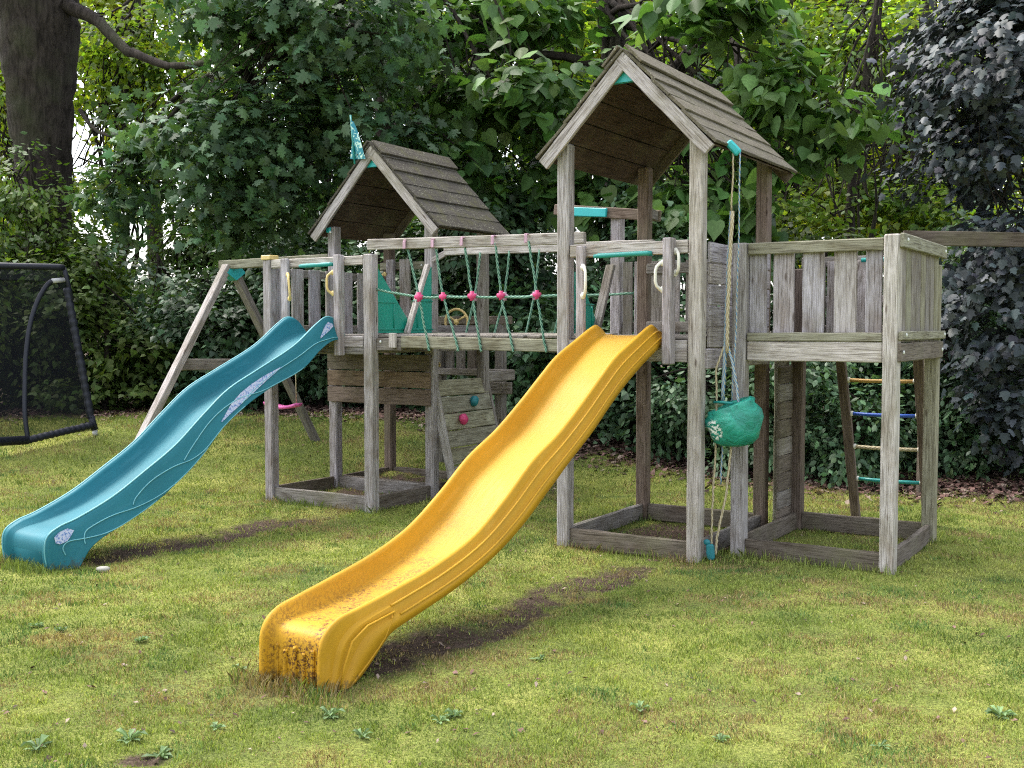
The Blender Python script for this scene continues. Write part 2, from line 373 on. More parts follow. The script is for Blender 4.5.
# back panel: upright slats and rails
rail(B, (.05, DB-.06, 1.97), (WB-.05, DB-.06, 1.97), .03, .08, GREYD)
rail(B, (.05, DB-.06, 1.52), (WB-.05, DB-.06, 1.52), .03, .08, GREYD)
boards(B, 'back_panel', [((x, DB-.03, 1.38), (x, DB-.03, 2.03), w, .02, (0, 1, 0)) for x, w in ((.13, .11), (.27, .09), (.42, .11), (.57, .09), (.70, .11), (.84, .10))], [GREYD, GREY, GREYD])
# left side: V guards of the bridge entrance
def vguard(root, u, vpost, vlow, z0, z1, flip, wood=True):
    """triangular plastic guard beside a post; its long edge carries a wooden strip"""
    t = .012; sg = 1 if vlow > vpost else -1
    a = [(vpost, z0), (vlow, z0), (vpost+sg*.10, z1), (vpost, z1)]
    vs = [(u-t, v, z) for v, z in a]+[(u+t, v, z) for v, z in a]
    m = MB().add(vs, [(0, 1, 2, 3), (7, 6, 5, 4), (0, 4, 5, 1), (1, 5, 6, 2), (2, 6, 7, 3), (3, 7, 4, 0)])
    # pressed ribs
    zc = z0+(z1-z0)*.48
    for (p, q) in (((vpost+sg*.01, zc), (vpost+sg*.32, zc)), ((vpost+sg*.02, z0+.03), (vlow-sg*.05, z0+.03)), ((vpost+sg*.04, z0+.03), (vpost+sg*.04, zc)), ((vpost+sg*.3, z0+.04), (vpost+sg*.3, zc-.01))):
        for uu in (u-t-.003, u+t+.003): m.tube([(uu, p[0], p[1]), (uu, q[0], q[1])], .006, 6)
    g = m.build('guard_panel', M_green, root)
    if wood: MB().beam((u, vlow+sg*.01, z0-.01), (u, vpost+sg*.13, z1+.02), .04, .05, PALE, up=(1, 0, 0)).build('guard_strip', M_wood, root)
    return g
vguard(B, .0, .06, .50, 1.47, 1.9, 0, False); MB().beam((.03, .39, 1.50), (.03, .62, 1.97), .03, .07, GREYD, up=(1, 0, 0)).build('guard_strip', M_wood, B)
# beam and stub post behind
rail(B, (-1.02, 1.62, 2.53), (-.03, 1.62, 2.42), .04, .09, BROWN, 'back_beam'); m = MB().beam((-.86, 1.58, 2.50), (-.50, 1.58, 2.47), .03, .075, (1, 1, 1)); m.build('beam_bracket', M_brack, B)
post(B, -.45, 1.68, 2.49, LILAC, 1.30); boards(B, 'back_slats', [((x, 1.66, 1.40), (x, 1.66, 2.06), .085, .022, (0, 1, 0)) for x in (-.34, -.235, -.13)], [GREYD, LILAC])
rail(B, (-.45, 1.70, 1.52), (0, 1.70, 1.52), .03, .08, GREYD)
rail(B, (0, DB+.04, 1.36), (-.43, 1.66, 1.36), .03, .10, GREYD, 'deck_beam')
rail(B, (0, DB+.05, 2.42), (-.06, 1.60, 2.42), .04, .08, GREYD, 'back_beam')
def frameboards(root, c, tints=(GREYD,), h=.13):
    n = len(c)
    for i in range(n):
        a, b = Vector((*c[i], h/2-.005)), Vector((*c[(i+1) % n], h/2-.005)); d = (b-a).normalized()
        MB().beam(tuple(a+d*.045), tuple(b-d*.045), .035, h, random.choice(tints), ch=.006, jit=.003).build('base_board', M_wood, root)
frameboards(B, [(.0, -.0), (WB, -.0), (WB, DB), (0, DB)], (GREYD, DARK))

# ================================================================== low open platform (annex)
au, av, WA, DA = 1.155, .286, .955, 1.224
A = Root('play_platform', 'roofless grey wooden platform boxed in by upright boards beside the roofed tower', 'play platform', (au, av, 0))
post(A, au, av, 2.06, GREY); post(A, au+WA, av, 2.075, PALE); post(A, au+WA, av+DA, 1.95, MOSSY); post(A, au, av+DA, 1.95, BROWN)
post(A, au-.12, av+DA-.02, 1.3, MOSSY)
fr = av-.062
rail(A, (au+.05, fr+.05, 2.02), (au+WA-.05, fr+.05, 2.02), .035, .075, MOSSY)
rail(A, (au+.05, fr+.045, 1.452), (au+WA-.05, fr+.045, 1.452), .04, .055, MOSSY)
rail(A, (au+.05, fr+.05, 1.358), (au+WA-.05, fr+.05, 1.358), .03, .125, PALE, 'deck_beam')
boards(A, 'front_panel', [((x, fr+.085, 1.44), (x, fr+.085, 2.04), w, .02, (0, 1, 0)) for x, w in ((au+.105, .115), (au+.275, .135), (au+.465, .135), (au+.665, .14), (au+.84, .10))], [LILAC, LILAC, LILAC, GREY])
rs = au+WA+.062
rail(A, (rs, av-.045, 2.035), (rs, av+DA+.05, 2.035), .03, .085, MOSSY); rail(A, (rs, av-.045, 1.462), (rs, av+DA+.05, 1.462), .03, .055, MOSSY)
rail(A, (rs-.01, av-.04, 1.36), (rs-.01, av+DA+.03, 1.36), .03, .115, DARK, 'deck_beam')
bolts(A, [(rs+.017, av+.03, 2.04), (rs+.017, av+DA-.02, 2.04), (rs+.017, av+.03, 1.465), (rs+.017, av+DA, 1.465), (rs+.007, av+.01, 1.36), (rs+.007, av+DA-.02, 1.36)], None, .013, 'u')
boards(A, 'side_panel', [((rs-.033, av+.12+i*.143, 1.42), (rs-.033, av+.12+i*.143, 2.02), .125, .02, (1, 0, 0)) for i in range(8)], [GREYD, MOSSY, GREYD])
bk = av+DA+.04
rail(A, (au+.0, bk+.02, 2.0), (au+WA, bk+.02, 2.0), .03, .075, GREYD); rail(A, (au, bk+.02, 1.50), (au+WA, bk+.02, 1.50), .03, .06, GREYD)
boards(A, 'back_panel', [((x, bk-.01, 1.42), (x, bk-.01, 2.0), w, .02, (0, 1, 0)) for x, w in ((au+.13, .11), (au+.235, .07), (au+.36, .09), (au+.46, .08), (au+.86, .11))]+[((au+.05, bk+.008, 1.72), (au+WA-.05, bk+.008, 1.72), .022, .05, (0, 0, 1))], [GREYD, GREY])
m = MB().tube([(au+.46, bk-.06, 2.0), (au+.84, bk-.06, 2.0)], .017, 8); m.build('grab_bar', M_bar, A)
m = MB()
for i in range(8): m.beam((au-.04, av+.09+i*.14, 1.435), (au+WA+.03, av+.09+i*.14, 1.435), .135, .024, GREYD)
m.build('deck', M_wood, A)
boards(A, 'lower_wall', [((au-.035, av+DA-.34, .11+i*.132), (au-.035, av+DA-.04, .11+i*.132), .02, .125, (0, 0, 1)) for i in range(9)], [DARK, GREYD, DARK])
frameboards(A, [(au, av-.0), (au+WA, av-.0), (au+WA, av+DA), (au, av+DA)], (GREYD, DARK))
# climbing ladder behind the platform
LD = Root('rung_ladder', 'wooden rung ladder with coloured rungs leaning against the back of the roofless platform', 'ladder', (1.45, 2.1, 0))
for x in (1.44, 1.98): MB().beam((x, 2.14, -.02), (x-.01+(x > 1.6)*.02, 1.60, 1.42), .045, .07, BROWN, up=(1, 0, 0)).build('side_rail', M_wood, LD)
def rung(z, mat, jit=0):
    v = 2.14-.54*z/1.42
    MB().tube([(1.46, v, z), (1.6, v-.004, z-.004*jit), (1.8, v, z-.004*jit), (1.97, v, z)], .014, 8).build('rung', mat, LD)
for z, mt in ((1.12, M_ywood), (.86, M_blue), (.60, M_ropet), (.34, M_bar)):
    rung(z, mt, 1)
    v = 2.14-.54*z/1.42
    for x in (1.475, 1.955): MB().tube([(x-.012, v, z), (x+.012, v, z)], .02, 8).build('rung_cap', M_white, LD)

# ================================================================== roofed tower with teal slide (A)
lu, lv, WL, D1, D2 = -3.135, .345, 1.121, .835, .812
T = Root('play_tower', 'lower grey tower with mossy gabled roof and small pennant at the teal slide top', 'play tower', (lu, lv, 0))
ru = lu+WL; v1, v2 = lv+D1, lv+D1+D2
post(T, lu, lv, 2.105, LILAC); post(T, ru, lv, 2.11, GREY); post(T, lu, v1, 2.45, LILAC); post(T, ru, v1, 2.45, GREY); post(T, lu, v2, 2.45, BROWN); post(T, ru, v2, 2.45, GREYD)
m = MB().beam((lu-.055, lv, 2.12), (lu+.055, lv, 2.12), .11, .04, (1, 1, 1)); m.build('post_cap', M_ivory, T)
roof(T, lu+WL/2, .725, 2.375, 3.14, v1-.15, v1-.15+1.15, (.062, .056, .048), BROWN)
roof_bracket(T, (lu-.02, v1-.05, 2.42))
MB().blob((lu-.0, v1-.052, 2.40), .014, 8, 5).build('bolt_cap', M_bolt, T)
fv = lv-.02
rail(T, (lu+.05, fv, 2.062), (ru-.05, fv, 2.062), .04, .075, PALE)
rail(T, (ru-.42, fv-.01, 1.40), (ru-.05, fv-.01, 1.40), .03, .09, GREY, 'front_beam'); rail(T, (lu+.05, fv, 1.345), (ru-.05, fv, 1.345), .03, .10, GREYD, 'deck_beam')
MB().beam((lu+.24, fv-.045, 1.45), (lu+.24, fv-.045, 2.10), .085, .03, LILAC, up=(0, 1, 0)).build('slat', M_wood, T)
MB().beam((ru-.27, fv-.06, 1.285), (ru-.27, fv-.06, 2.11), .06, .075, LILAC, up=(0, 1, 0)).build('slat', M_wood, T)
handle(T, (lu+.30, fv-.06, 1.86), 1, M_ivory, .20, -.02); handle(T, (ru-.31, fv-.08, 1.88), -1, M_ivory, .17)
m = MB().tube([(lu+.43, fv-.07, 2.03), (lu+.46, fv-.07, 2.03), (lu+.76, fv-.07, 2.035), (lu+.79, fv-.07, 2.035)], [.012, .018, .018, .012], 10)
m.beam((lu+.45, fv-.04, 2.035), (lu+.47, fv-.04, 2.035), .06, .03, (1, 1, 1)); m.beam((lu+.75, fv-.04, 2.035), (lu+.77, fv-.04, 2.035), .06, .03, (1, 1, 1)); m.build('grab_bar', M_bar, T)
# left side panel and back panel
boards(T, 'side_panel', [((lu-.035, lv+.15+i*.225, 1.40), (lu-.035, lv+.15+i*.225, 2.04), .145, .02, (1, 0, 0)) for i in range(7)], [LILAC, GREY])
rail(T, (lu-.06, lv+.05, 2.0), (lu-.06, v2, 2.0), .03, .07, GREYD); rail(T, (lu-.06, lv+.05, 1.5), (lu-.06, v2, 1.5), .03, .07, GREYD)
rail(T, (lu-.05, v2-.07, 2.12), (lu+.52, v2-.07, 2.12), .03, .075, MOSSY); rail(T, (lu+.05, v2-.0, 1.5), (ru-.05, v2-.0, 1.5), .03, .075, GREYD)
bolts(T, [(lu+.47, v2-.09, 2.12)], None)

boards(T, 'entrance_slat', [((lu+.13, v2-.14, 1.42), (lu+.13, v2-.14, 2.18), .09, .04, (0, 1, 0)), ((lu+.29, v2-.12, 1.42), (lu+.29, v2-.12, 2.18), .125, .022, (0, 1, 0))], [LILAC, GREY])
handle(T, (lu+.08, v2-.16, 1.95), -1, M_ivory, .18)
vguard(T, ru-.03, lv+.02, .97, 1.47, 2.0, 0, False); vguard(T, ru+.025, v1+.04, .80, 1.47, 2.04, 1)
m = MB()
for i in range(12): m.beam((lu+.03, lv+.05+i*.142, 1.445), (ru-.03, lv+.05+i*.142, 1.445), .132, .026, GREYD)
m.build('deck', M_wood, T)
rail(T, (lu, lv+.05, 1.36), (lu, v2-.05, 1.36), .03, .11, GREYD, 'deck_beam'); rail(T, (ru, lv+.03, 1.36), (ru, v2-.05, 1.36), .03, .11, GREYD, 'deck_beam')
boards(T, 'lower_panel', [((lu-.03, v1-.065, .90+i*.152), (ru+.03, v1-.065, .90+i*.152), .025, .142, (0, 0, 1)) for i in range(3)], [BROWN, (.20, .145, .10), DARK])
m = MB()
for i in range(3): m.beam((lu+.06, v2+.05, .9+i*.15), (ru-.05, v2+.05, .9+i*.15), .02, .13, DARK)
frameboards(T, [(lu, lv), (ru, lv), (ru, v1), (lu, v1)], (GREYD, DARK)); frameboards(T, [(lu, v1+.07), (ru, v1+.07), (ru, v2), (lu, v2)], (DARK,))
# small balcony behind, carrying the toy wheel
bu0, bu1, bv = -2.85, -2.12, v2+.55
boards(T, 'balcony_panel', [((x, bv, 1.05), (x, bv, 1.56), .105, .02, (0, 1, 0)) for x in (bu0+.06, bu0+.20, bu0+.34, bu0+.48, bu0+.68)], [GREYD, GREYD, DARK])
rail(T, (bu0-.1, bv-.03, 1.59), (bu1+.1, bv-.03, 1.59), .035, .08, DARK); rail(T, (bu0-.1, bv-.04, 1.07), (bu1+.12, bv-.04, 1.07), .035, .07, GREYD)
rail(T, (bu0+.3, bv-.06, .92), (bu1+.12, bv-.06, .92), .03, .12, GREYD, 'deck_beam')
rail(T, (ru, v2, 1.05), (ru+.0, bv, 1.05), .03, .10, GREYD, 'deck_beam'); post(T, bu1-.05, bv, 1.6, GREYD, .05); post(T, bu0-.05, bv, 1.6, GREYD, .05)
m = MB(); c = (-2.53, v2+.30, 1.575); ring = [(c[0]+.12*math.cos(t), c[1]+.02*math.cos(t), c[2]+.125*math.sin(t)) for t in [2*math.pi*i/24 for i in range(25)]]
m.tube(ring, .012, 8, cap=False)
for t in (.5, 2.6, 4.7): m.tube([c, (c[0]+.12*math.cos(t), c[1], c[2]+.12*math.sin(t))], .010, 6)
m.blob(c, .028); wh = m.build('toy_steering_wheel', M_ivory, T)
handle(T, (-2.5, v2-.03, 1.25), -1, M_ivory, .18)
# pennant
m = MB().tube([(lu+WL/2-.17, v1-.16, 2.98), (lu+WL/2-.215, v1-.16, 3.42)], .008, 6); pole = m.build('flag_pole', M_bar, T)
m = MB(); n = 8; vs = []; fs = []
for i in range(n+1):
    t = i/n; z = 3.03+.35*t; wd = .21*(1-t)**.9+.008
    for k in range(4):
        q = k/3; vs.append((lu+WL/2-.20+.0*t+wd*(q-.1)*.9, v1-.165+.02*math.sin(5*q+3*t), z-.02*q))
for i in range(n):
    for k in range(3): fs.append((i*4+k, i*4+k+1, (i+1)*4+k+1, (i+1)*4+k))
m.add(vs, fs, None, (1, 1, 1), True)
mf, nt, b, _ = newmat('printed_pennant'); tc = N(nt, 'ShaderNodeTexCoord').outputs['Object']; n1 = noise(nt, tc, 26, 3, .6, .8)
L(nt, ramp(nt, n1, [(.42, (.01, .17, .22)), (.53, (.02, .22, .28)), (.57, (.42, .62, .50)), (.75, (.6, .72, .72))]), b.inputs['Base Color']); b.inputs['Roughness'].default_value = .7
m.build('pennant', mf, T, pole)

# ================================================================== climbing wall
CW = Root('climbing_wall', 'mossy sloping plank wall with pink and teal grips below the rope bridge', 'climbing wall', (ru, v1, 0))
wv0, wv1 = v1+.07, v2+.03
def wallp(t, v): return (ru+.0+.27*t, v, 1.05*(1-t)+.0)
m = MB()
for i in range(7):
    t = (i+.5)/7; p, q = wallp(t, wv0-.02), wallp(t, wv1)
    m.beam(p, q, .022, .145, MOSSY if i % 2 else (.27, .26, .18), up=(.27, 0, -1.05), ch=.004)
m.build('planks', M_wood, CW)
for vv in (wv0-.035, wv1+.02): MB().beam((ru-.03, vv, 1.10), (ru+.24, vv, -.02), .035, .08, PALE if vv < wv0 else GREYD, up=(1.1, 0, .27)).build('side_rail', M_wood, CW)
for (t, v, mt) in ((.22, v1+.54, M_holdteal), (.36, v1+.30, M_pink), (.70, v1+.62, M_holdteal), (.78, v1+.30, M_pink)):
    p = wallp(t, v); MB().blob((p[0]+.03, p[1], p[2]+.02), (.035, .055, .05), 9, 6, jit=.18).build('climbing_hold', mt, CW)

# ================================================================== rope bridge
BR = Root('rope_bridge', 'suspended walkway between the two roofed towers with knotted green ropes under wooden handrails', 'rope bridge', (ru, lv, 0))
fvv, bvv = .37, 1.13
rail(BR, (ru+.0, fvv-.05, 2.185), (-.05, fvv-.0, 2.155), .04, .085, PALE, 'handrail')
rail(BR, (ru+.18, bvv, 2.175), (.14, bvv, 2.15), .045, .075, PALE, 'handrail')
rail(BR, (ru+.05, bvv-.0, 2.10), (ru+.22, bvv, 2.17), .03, .05, GREY, 'rail_end')
rail(BR, (ru+.30, fvv, 1.40), (-.05, fvv, 1.375), .04, .095, MOSSY, 'floor_beam'); rail(BR, (ru+.05, bvv, 1.43), (-.05, bvv, 1.40), .04, .09, MOSSY, 'floor_beam')
rail(BR, (ru+.05, fvv, 1.38), (ru+.30, fvv, 1.38), .04, .10, GREYD, 'floor_beam'); rail(BR, (ru+.24, fvv-.04, 1.35), (ru+.24, fvv-.04, 1.47), .07, .03, PALE, 'cleat', up=(0, 1, 0))
bolts(BR, [(ru+.10, fvv-.025, 1.40)], None)
m = MB()
for i in range(14):
    x = ru+.10+i*.142
    if x > -.1: break
    m.beam((x, fvv+.02, 1.445), (x, bvv-.02, 1.46), .02+.095, .022, GREYD)
m.build('walkway_plank', M_wood, BR)
ft = [-1.631, -1.356, -1.081, -.798, -.507]; fk = [-1.534, -1.30, -1.026, -.762, -.446]; fb = [-1.437, -1.158, -.944, -.655, -.369]
bt = [-1.699, -1.42, -1.141, -.851]; bkn = [-1.492, -1.19, -.918, -.70]; bb = [-1.60, -1.30, -1.02, -.85]
bt = [-1.45, -1.16, -.87, -.58]; bkn = [-1.52, -1.22, -.93, -.65]; bb = [-1.62, -1.33, -1.02, -.75]
def rope(pts, r=.0095, sag=0, mat=M_rope, name='rope', root=BR, parent=None):
    out = []
    for i in range(len(pts)-1):
        a, b2 = Vector(pts[i]), Vector(pts[i+1])
        for k in range(6):
            t = k/6; p = a.lerp(b2, t); p.z -= sag*math.sin(math.pi*t); out.append(tuple(p+Vector((random.uniform(-.002, .002),)*3)))
    out.append(pts[-1]); return MB().tube(out, r, 7).build(name, mat, root, parent)
def knot(p, mat=M_pink, s=1.0):
    m = MB().blob(p, (.03*s, .026*s, .033*s), 10, 6, jit=.06)
    m.tube([(p[0]-.035*s, p[1], p[2]), (p[0]+.035*s, p[1], p[2])], .02*s, 8); m.tube([(p[0], p[1], p[2]-.04*s), (p[0], p[1], p[2]+.04*s)], .019*s, 8)
    return m.build('rope_clip', mat, BR)
for a, k_, b_ in zip(ft, fk, fb):
    rope([(a, fvv-.03, 2.15), (k_, fvv-.01, 1.755), (b_, fvv-.03, 1.40), (b_+.02, fvv-.035, 1.33)])
    m = MB()
    m.beam((a-.013, fvv-.072, 2.165), (a+.013, fvv-.072, 2.165), .010, .06, (1, 1, 1)); m.beam((a-.013, fvv-.055, 2.20), (a+.013, fvv-.055, 2.20), .035, .010, (1, 1, 1))
    m.build('rope_clamp', M_pinkpale, BR); knot((k_, fvv-.01, 1.755), s=random.uniform(.8, .95))
for a, k_, b_ in zip(bt, bkn, bb):
    rope([(a, bvv-.02, 2.15), (k_, bvv, 1.775), (b_, bvv-.02, 1.40)]); knot((k_, bvv, 1.775), M_pinkpale if a < -.6 else M_pink, .85)
rope([(ru+.02, fvv, 1.83), (fk[0], fvv, 1.757), (fk[1], fvv, 1.755), (fk[2], fvv, 1.75), (fk[3], fvv, 1.745), (fk[4], fvv, 1.745), (-.03, fvv, 1.76)], .010, .006)
rope([(ru+.02, bvv, 1.80)]+[(x, bvv, 1.775) for x in bkn]+[(-.03, bvv, 1.78)], .010, .006)

# ================================================================== swing frame and swing
SW = Root('swing_stand', 'wooden A-frame with one long beam running from the lower tower', 'swing frame', (-4.5, 1.18, 0))
sx = -4.52
MB().beam((lu-.05, v1, 2.16), (sx-.12, v1, 2.145), .07, .085, MOSSY).build('beam', M_wood, SW)
MB().beam((sx, v1-.03, 2.13), (sx+.0, -.25, .0), .07, .085, GREY, up=(1, 0, 0)).build('leg', M_wood, SW)
MB().beam((sx, v1+.03, 2.13), (sx, 2.43, .25), .07, .085, GREYD, up=(1, 0, 0)).build('leg', M_wood, SW)
MB().beam((sx-.05, .60, 1.16), (sx-.05, 1.80, 1.14), .04, .11, GREYD).build('cross_brace', M_wood, SW)
m = MB(); t = .03
vs = [(sx+dx, v, z) for dx in (-.05, .05) for v, z in ((v1-.07, 2.06), (v1-.02, 2.12), (v1+.12, 2.12), (v1+.17, 2.07), (v1+.05, 1.99))]
m.add(vs, [(0, 1, 2, 3, 4), (9, 8, 7, 6, 5)]+[(i, i+5, (i+1) % 5+5, (i+1) % 5) for i in range(5)]); m.build('corner_bracket', M_brack, SW)
SS = Root('swing', 'small pink swing seat hanging on thin ropes below the swing beam', 'swing', (-3.82, 1.18, .75))
m = MB()
sv = []; n = 10
for i in range(n+1):
    x = -4.02+.42*i/n; z = .745+.035*abs(i/n*2-1)**2
    for (yy, zz) in ((-.07, .012), (-.06, -.016), (.06, -.016), (.07, .012)): sv.append((x, 1.18+yy*(1-.25*abs(i/n*2-1)**3), z+zz))
fs = [(i*4+k, i*4+(k+1) % 4, (i+1)*4+(k+1) % 4, (i+1)*4+k) for i in range(n) for k in range(4)]+[(3, 2, 1, 0), (n*4, n*4+1, n*4+2, n*4+3)]
m.add(sv, fs, None, (1, 1, 1), True); m.build('seat', M_mag, SS)
for x, x2 in ((-3.99, -4.02), (-3.63, -3.66)): rope([(x2, 1.18, 2.12), (x, 1.18, .79)], .0055, 0, M_ropet, 'swing_rope', SS)

# ================================================================== slides
def catmull(K, sub):
    K = np.array(K, float); out = []; n = len(K)
    for i in range(n-1):
        p0, p1, p2, p3 = K[max(i-1, 0)], K[i], K[i+1], K[min(i+2, n-1)]
        for s in range(sub):
            t = s/sub; out.append(.5*((2*p1)+(-p0+p2)*t+(2*p0-5*p1+4*p2-p3)*t*t+(-p0+3*p1-3*p2+p3)*t**3))
    out.append(K[-1]); return np.array(out)
def slide(name, label, cu, keys, hr, hi_, hb, ho, ridged, mat, org, endw=.0):
    rt = Root(name, label, 'slide', org)
    C = catmull(keys, 6)   # columns: rim v,z, bed v,z, bottom v,z
    m = MB(); vs = []; nst = len(C)
    prof = []  # half profile from bed centre to outer bottom: (u, weight source, a,b)
    for i, (rv, rz, bv_, bz, ov, oz) in enumerate(C):
        half = []; tp = 1-endw*float(sstep(.55, .95, i/(nst-1)))
        half.append((0, bv_, bz)); half.append((hb*.6, bv_, bz+.001)); half.append((hb*.93, bv_, bz+.006))
        half.append((hb+.006, bv_*.85+rv*.15, bz*.85+rz*.15)); half.append((hi_-.006, bv_*.2+rv*.8, bz*.2+rz*.8))
        half.append((hi_, rv, rz-.008)); half.append(((hi_+hr)/2, rv, rz+.002)); half.append((hr, rv, rz-.006)); 
        def q(f, du, dn=0): return (hr+du, rv*(1-f)+ov*f, rz*(1-f)+oz*f)
        if ridged:
            half += [q(.08, .004), q(.30, .006), q(.325, .008), q(.345, .027), q(.37, .030), q(.62, .032), q(.64, .034), q(.665, .052), q(1.0, .056)]
            wid = .05
        else:
            half += [q(.08, .006), q(.3, .020), q(.5, .034), q(.7, .048), q(.85, .058), q(.95, .066), q(.975, .068), q(.99, .067), q(1.0, .06)]
            wid = .06
        half.append((hr+wid-.03, ov, oz+.004)); half.append((hr-.02, rv*.25+ov*.75, rz*.25+oz*.75+0)); half.append((hb+.02, bv_, bz-.012)); half.append((0, bv_, bz-.018))
        row = [(cu+h[0]*tp, h[1], h[2]) for h in half] + [(cu-h[0]*tp, h[1], h[2]) for h in half[-2:0:-1]]
        vs += row
    k = len(row)
    fs = [(i*k+j, i*k+(j+1) % k, (i+1)*k+(j+1) % k, (i+1)*k+j) for i in range(nst-1) for j in range(k)]
    fs += [tuple(range(k-1, -1, -1)), tuple((nst-1)*k+j for j in range(k))]
    m.add(vs, fs, None, (1, 1, 1), True); o = m.build('chute', mat, rt)
    return rt, C, o
YK = [(.03,1.475,.03,1.46,.03,1.42),(-.05,1.525,-.03,1.455,-.03,1.41),(-.14,1.515,-.15,1.42,-.15,1.36),(-.35,1.435,-.37,1.32,-.33,1.285),(-.6,1.335,-.63,1.19,-.58,1.165),(-.82,1.205,-.85,1.05,-.8,1.04),
 (-1.04,1.07,-1.08,.91,-1.0,.915),(-1.3,.925,-1.35,.785,-1.27,.77),(-1.58,.80,-1.62,.66,-1.5,.64),(-1.85,.635,-1.88,.49,-1.78,.485),(-2.13,.49,-2.16,.36,-2.05,.37),(-2.44,.40,-2.46,.275,-2.35,.28),
 (-2.75,.345,-2.76,.235,-2.65,.215),(-2.98,.31,-2.98,.225,-2.82,.175),(-3.12,.285,-3.09,.222,-2.88,.13),(-3.2,.22,-3.145,.19,-2.94,.075),(-3.215,.11,-3.16,.1,-3.0,.03),(-3.215,-.01,-3.16,-.01,-3.08,-.01)]
YS, YC, yo = slide('slide', 'long yellow plastic wavy slide with dirty run-out lip', .475, YK, .215, .19, .165, 0, True, M_yel, (.475, 0, 0), .18)
m = MB()
for i, x in enumerate((-.125, -.075, -.02, .03, .08, .13)):
    m.beam((.475+x, -3.163, -.0), (.475+x, -3.160, .150-.02*(i % 2)), .022, .018, (1, 1, 1), up=(0, 1, 0), ch=.006)
m.build('lip_rib', M_yel, YS)
def flank(C, cu, hr, t, f, du, side=1):
    """point on the outer flank: t along 0..1, f from rim 0 to bottom 1"""
    x = t*(len(C)-1); i = min(int(x), len(C)-2); a = x-i; c = C[i]*(1-a)+C[i+1]*a
    return (cu+side*(hr+du)*(1-(.18*float(sstep(.55, .95, t)) if C is YC else 0)), c[0]*(1-f)+c[4]*f, c[1]*(1-f)+c[5]*f)
# moulded trapezoid on the yellow foot
for sd in (1, -1):
    m = MB(); pt = []
    base = [(.735, .50), (.80, .42), (.86, .40), (.93, .42), (.99, .5), (.99, .93), (.90, .95), (.84, .97), (.80, .96), (.735, .50)]
    for (t_, f_) in base:
        pt.append(flank(YC, .475, .215, t_, f_, .052, sd))
    m.tube(pt, .0055, 6); m.build('moulded_ridge', M_yel, YS)
    for f_ in (.345, .665):
        MB().tube([flank(YC, .475, .215, .03+.70*i/60, f_, .028 if f_ < .5 else .052, sd) for i in range(61)], .006, 6).build('moulded_ridge', M_yel, YS)
TK = [(.37,1.48,.37,1.46,.36,1.42),(.28,1.575,.3,1.46,.3,1.42),(.17,1.60,.17,1.43,.15,1.40),(.04,1.535,.0,1.36,.0,1.32),(-.22,1.365,-.25,1.2,-.2,1.18),(-.6,1.195,-.6,1.03,-.55,1.05),(-.9,1.06,-.92,.89,-.8,.93),
 (-1.14,.89,-1.16,.72,-1.02,.79),(-1.4,.69,-1.42,.54,-1.2,.62),(-1.66,.54,-1.68,.40,-1.4,.47),(-1.92,.40,-1.92,.295,-1.64,.325),(-2.18,.30,-2.16,.235,-1.88,.225),(-2.32,.262,-2.3,.215,-2.06,.155),
 (-2.41,.21,-2.38,.185,-2.15,.1),(-2.43,.12,-2.40,.11,-2.2,.04),(-2.41,-.01,-2.38,-.01,-2.24,-.01)]
TU = -2.555; TH = .225
TS, TC, to = slide('slide', 'long teal plastic wavy slide with pale curved lines and speckled stickers', TU, TK, TH, .19, .165, 0, False, M_teal, (TU, .345, 0))
def tub(pts, r, name, mat, root): MB().tube(pts, r, 6).build(name, mat, root)
def cr2(K, sub=8): return [tuple(p) for p in catmull(K, sub)]
for sd in (1, -1):
    tub([(TU+sd*(TH-.006), c[0], c[1]+.001) for c in TC[6:-2]], .006, 'worn_edge', M_tealhi, TS)
duf = lambda f: .062*min(1, f/.9)+.004
for K in ([(.10, .9), (.16, .80), (.24, .50), (.30, .45), (.36, .62), (.40, .78)], [(.26, .97), (.34, .92), (.40, .55), (.46, .38), (.52, .45), (.56, .60)], [(.40, .97), (.50, .96), (.55, .80), (.58, .50), (.62, .36), (.66, .45), (.68, .6)],
          [(.52, .97), (.62, .96), (.68, .75), (.72, .5), (.78, .5), (.82, .65), (.85, .8)], [(.66, .97), (.76, .97), (.82, .70), (.86, .45), (.90, .40), (.93, .5)]):
    K2 = cr2(K, 6)
    tub([flank(TC, TU, TH, a, b_, duf(b_)) for a, b_ in K2], .004, 'curved_line', M_tealhi, TS)
ms, nt, b, _ = newmat('speckled_sticker'); tc = N(nt, 'ShaderNodeTexCoord').outputs['Object']; n1 = noise(nt, tc, 75, 3, .6)
L(nt, ramp(nt, n1, [(.38, (.08, .16, .38)), (.48, (.35, .42, .60)), (.56, (.50, .55, .64)), (.66, (.36, .30, .48))]), b.inputs['Base Color']); b.inputs['Roughness'].default_value = .5
def sticker(cs, hw):
    m = MB(); vs = []; n = len(cs)
    for (t_, f_), h in zip(cs, hw):
        for s_ in (-1, 0, 1): vs.append(flank(TC, TU, TH, t_, f_+s_*h, duf(f_+s_*h)+.003))
    fs = [(i*3+k, i*3+k+1, (i+1)*3+k+1, (i+1)*3+k) for i in range(n-1) for k in range(2)]
    m.add(vs, fs, None, (1, 1, 1), True); m.build('sticker', ms, TS)
sticker([(.30, .42), (.33, .46), (.36, .52), (.39, .58), (.42, .64), (.46, .74)], [.02, .11, .17, .18, .14, .02])
sticker([(.11, .35), (.135, .36), (.16, .42), (.19, .55)], [.05, .17, .15, .03])
sticker([(.80, .22), (.83, .24), (.86, .26), (.885, .25)], [.08, .14, .15, .05])
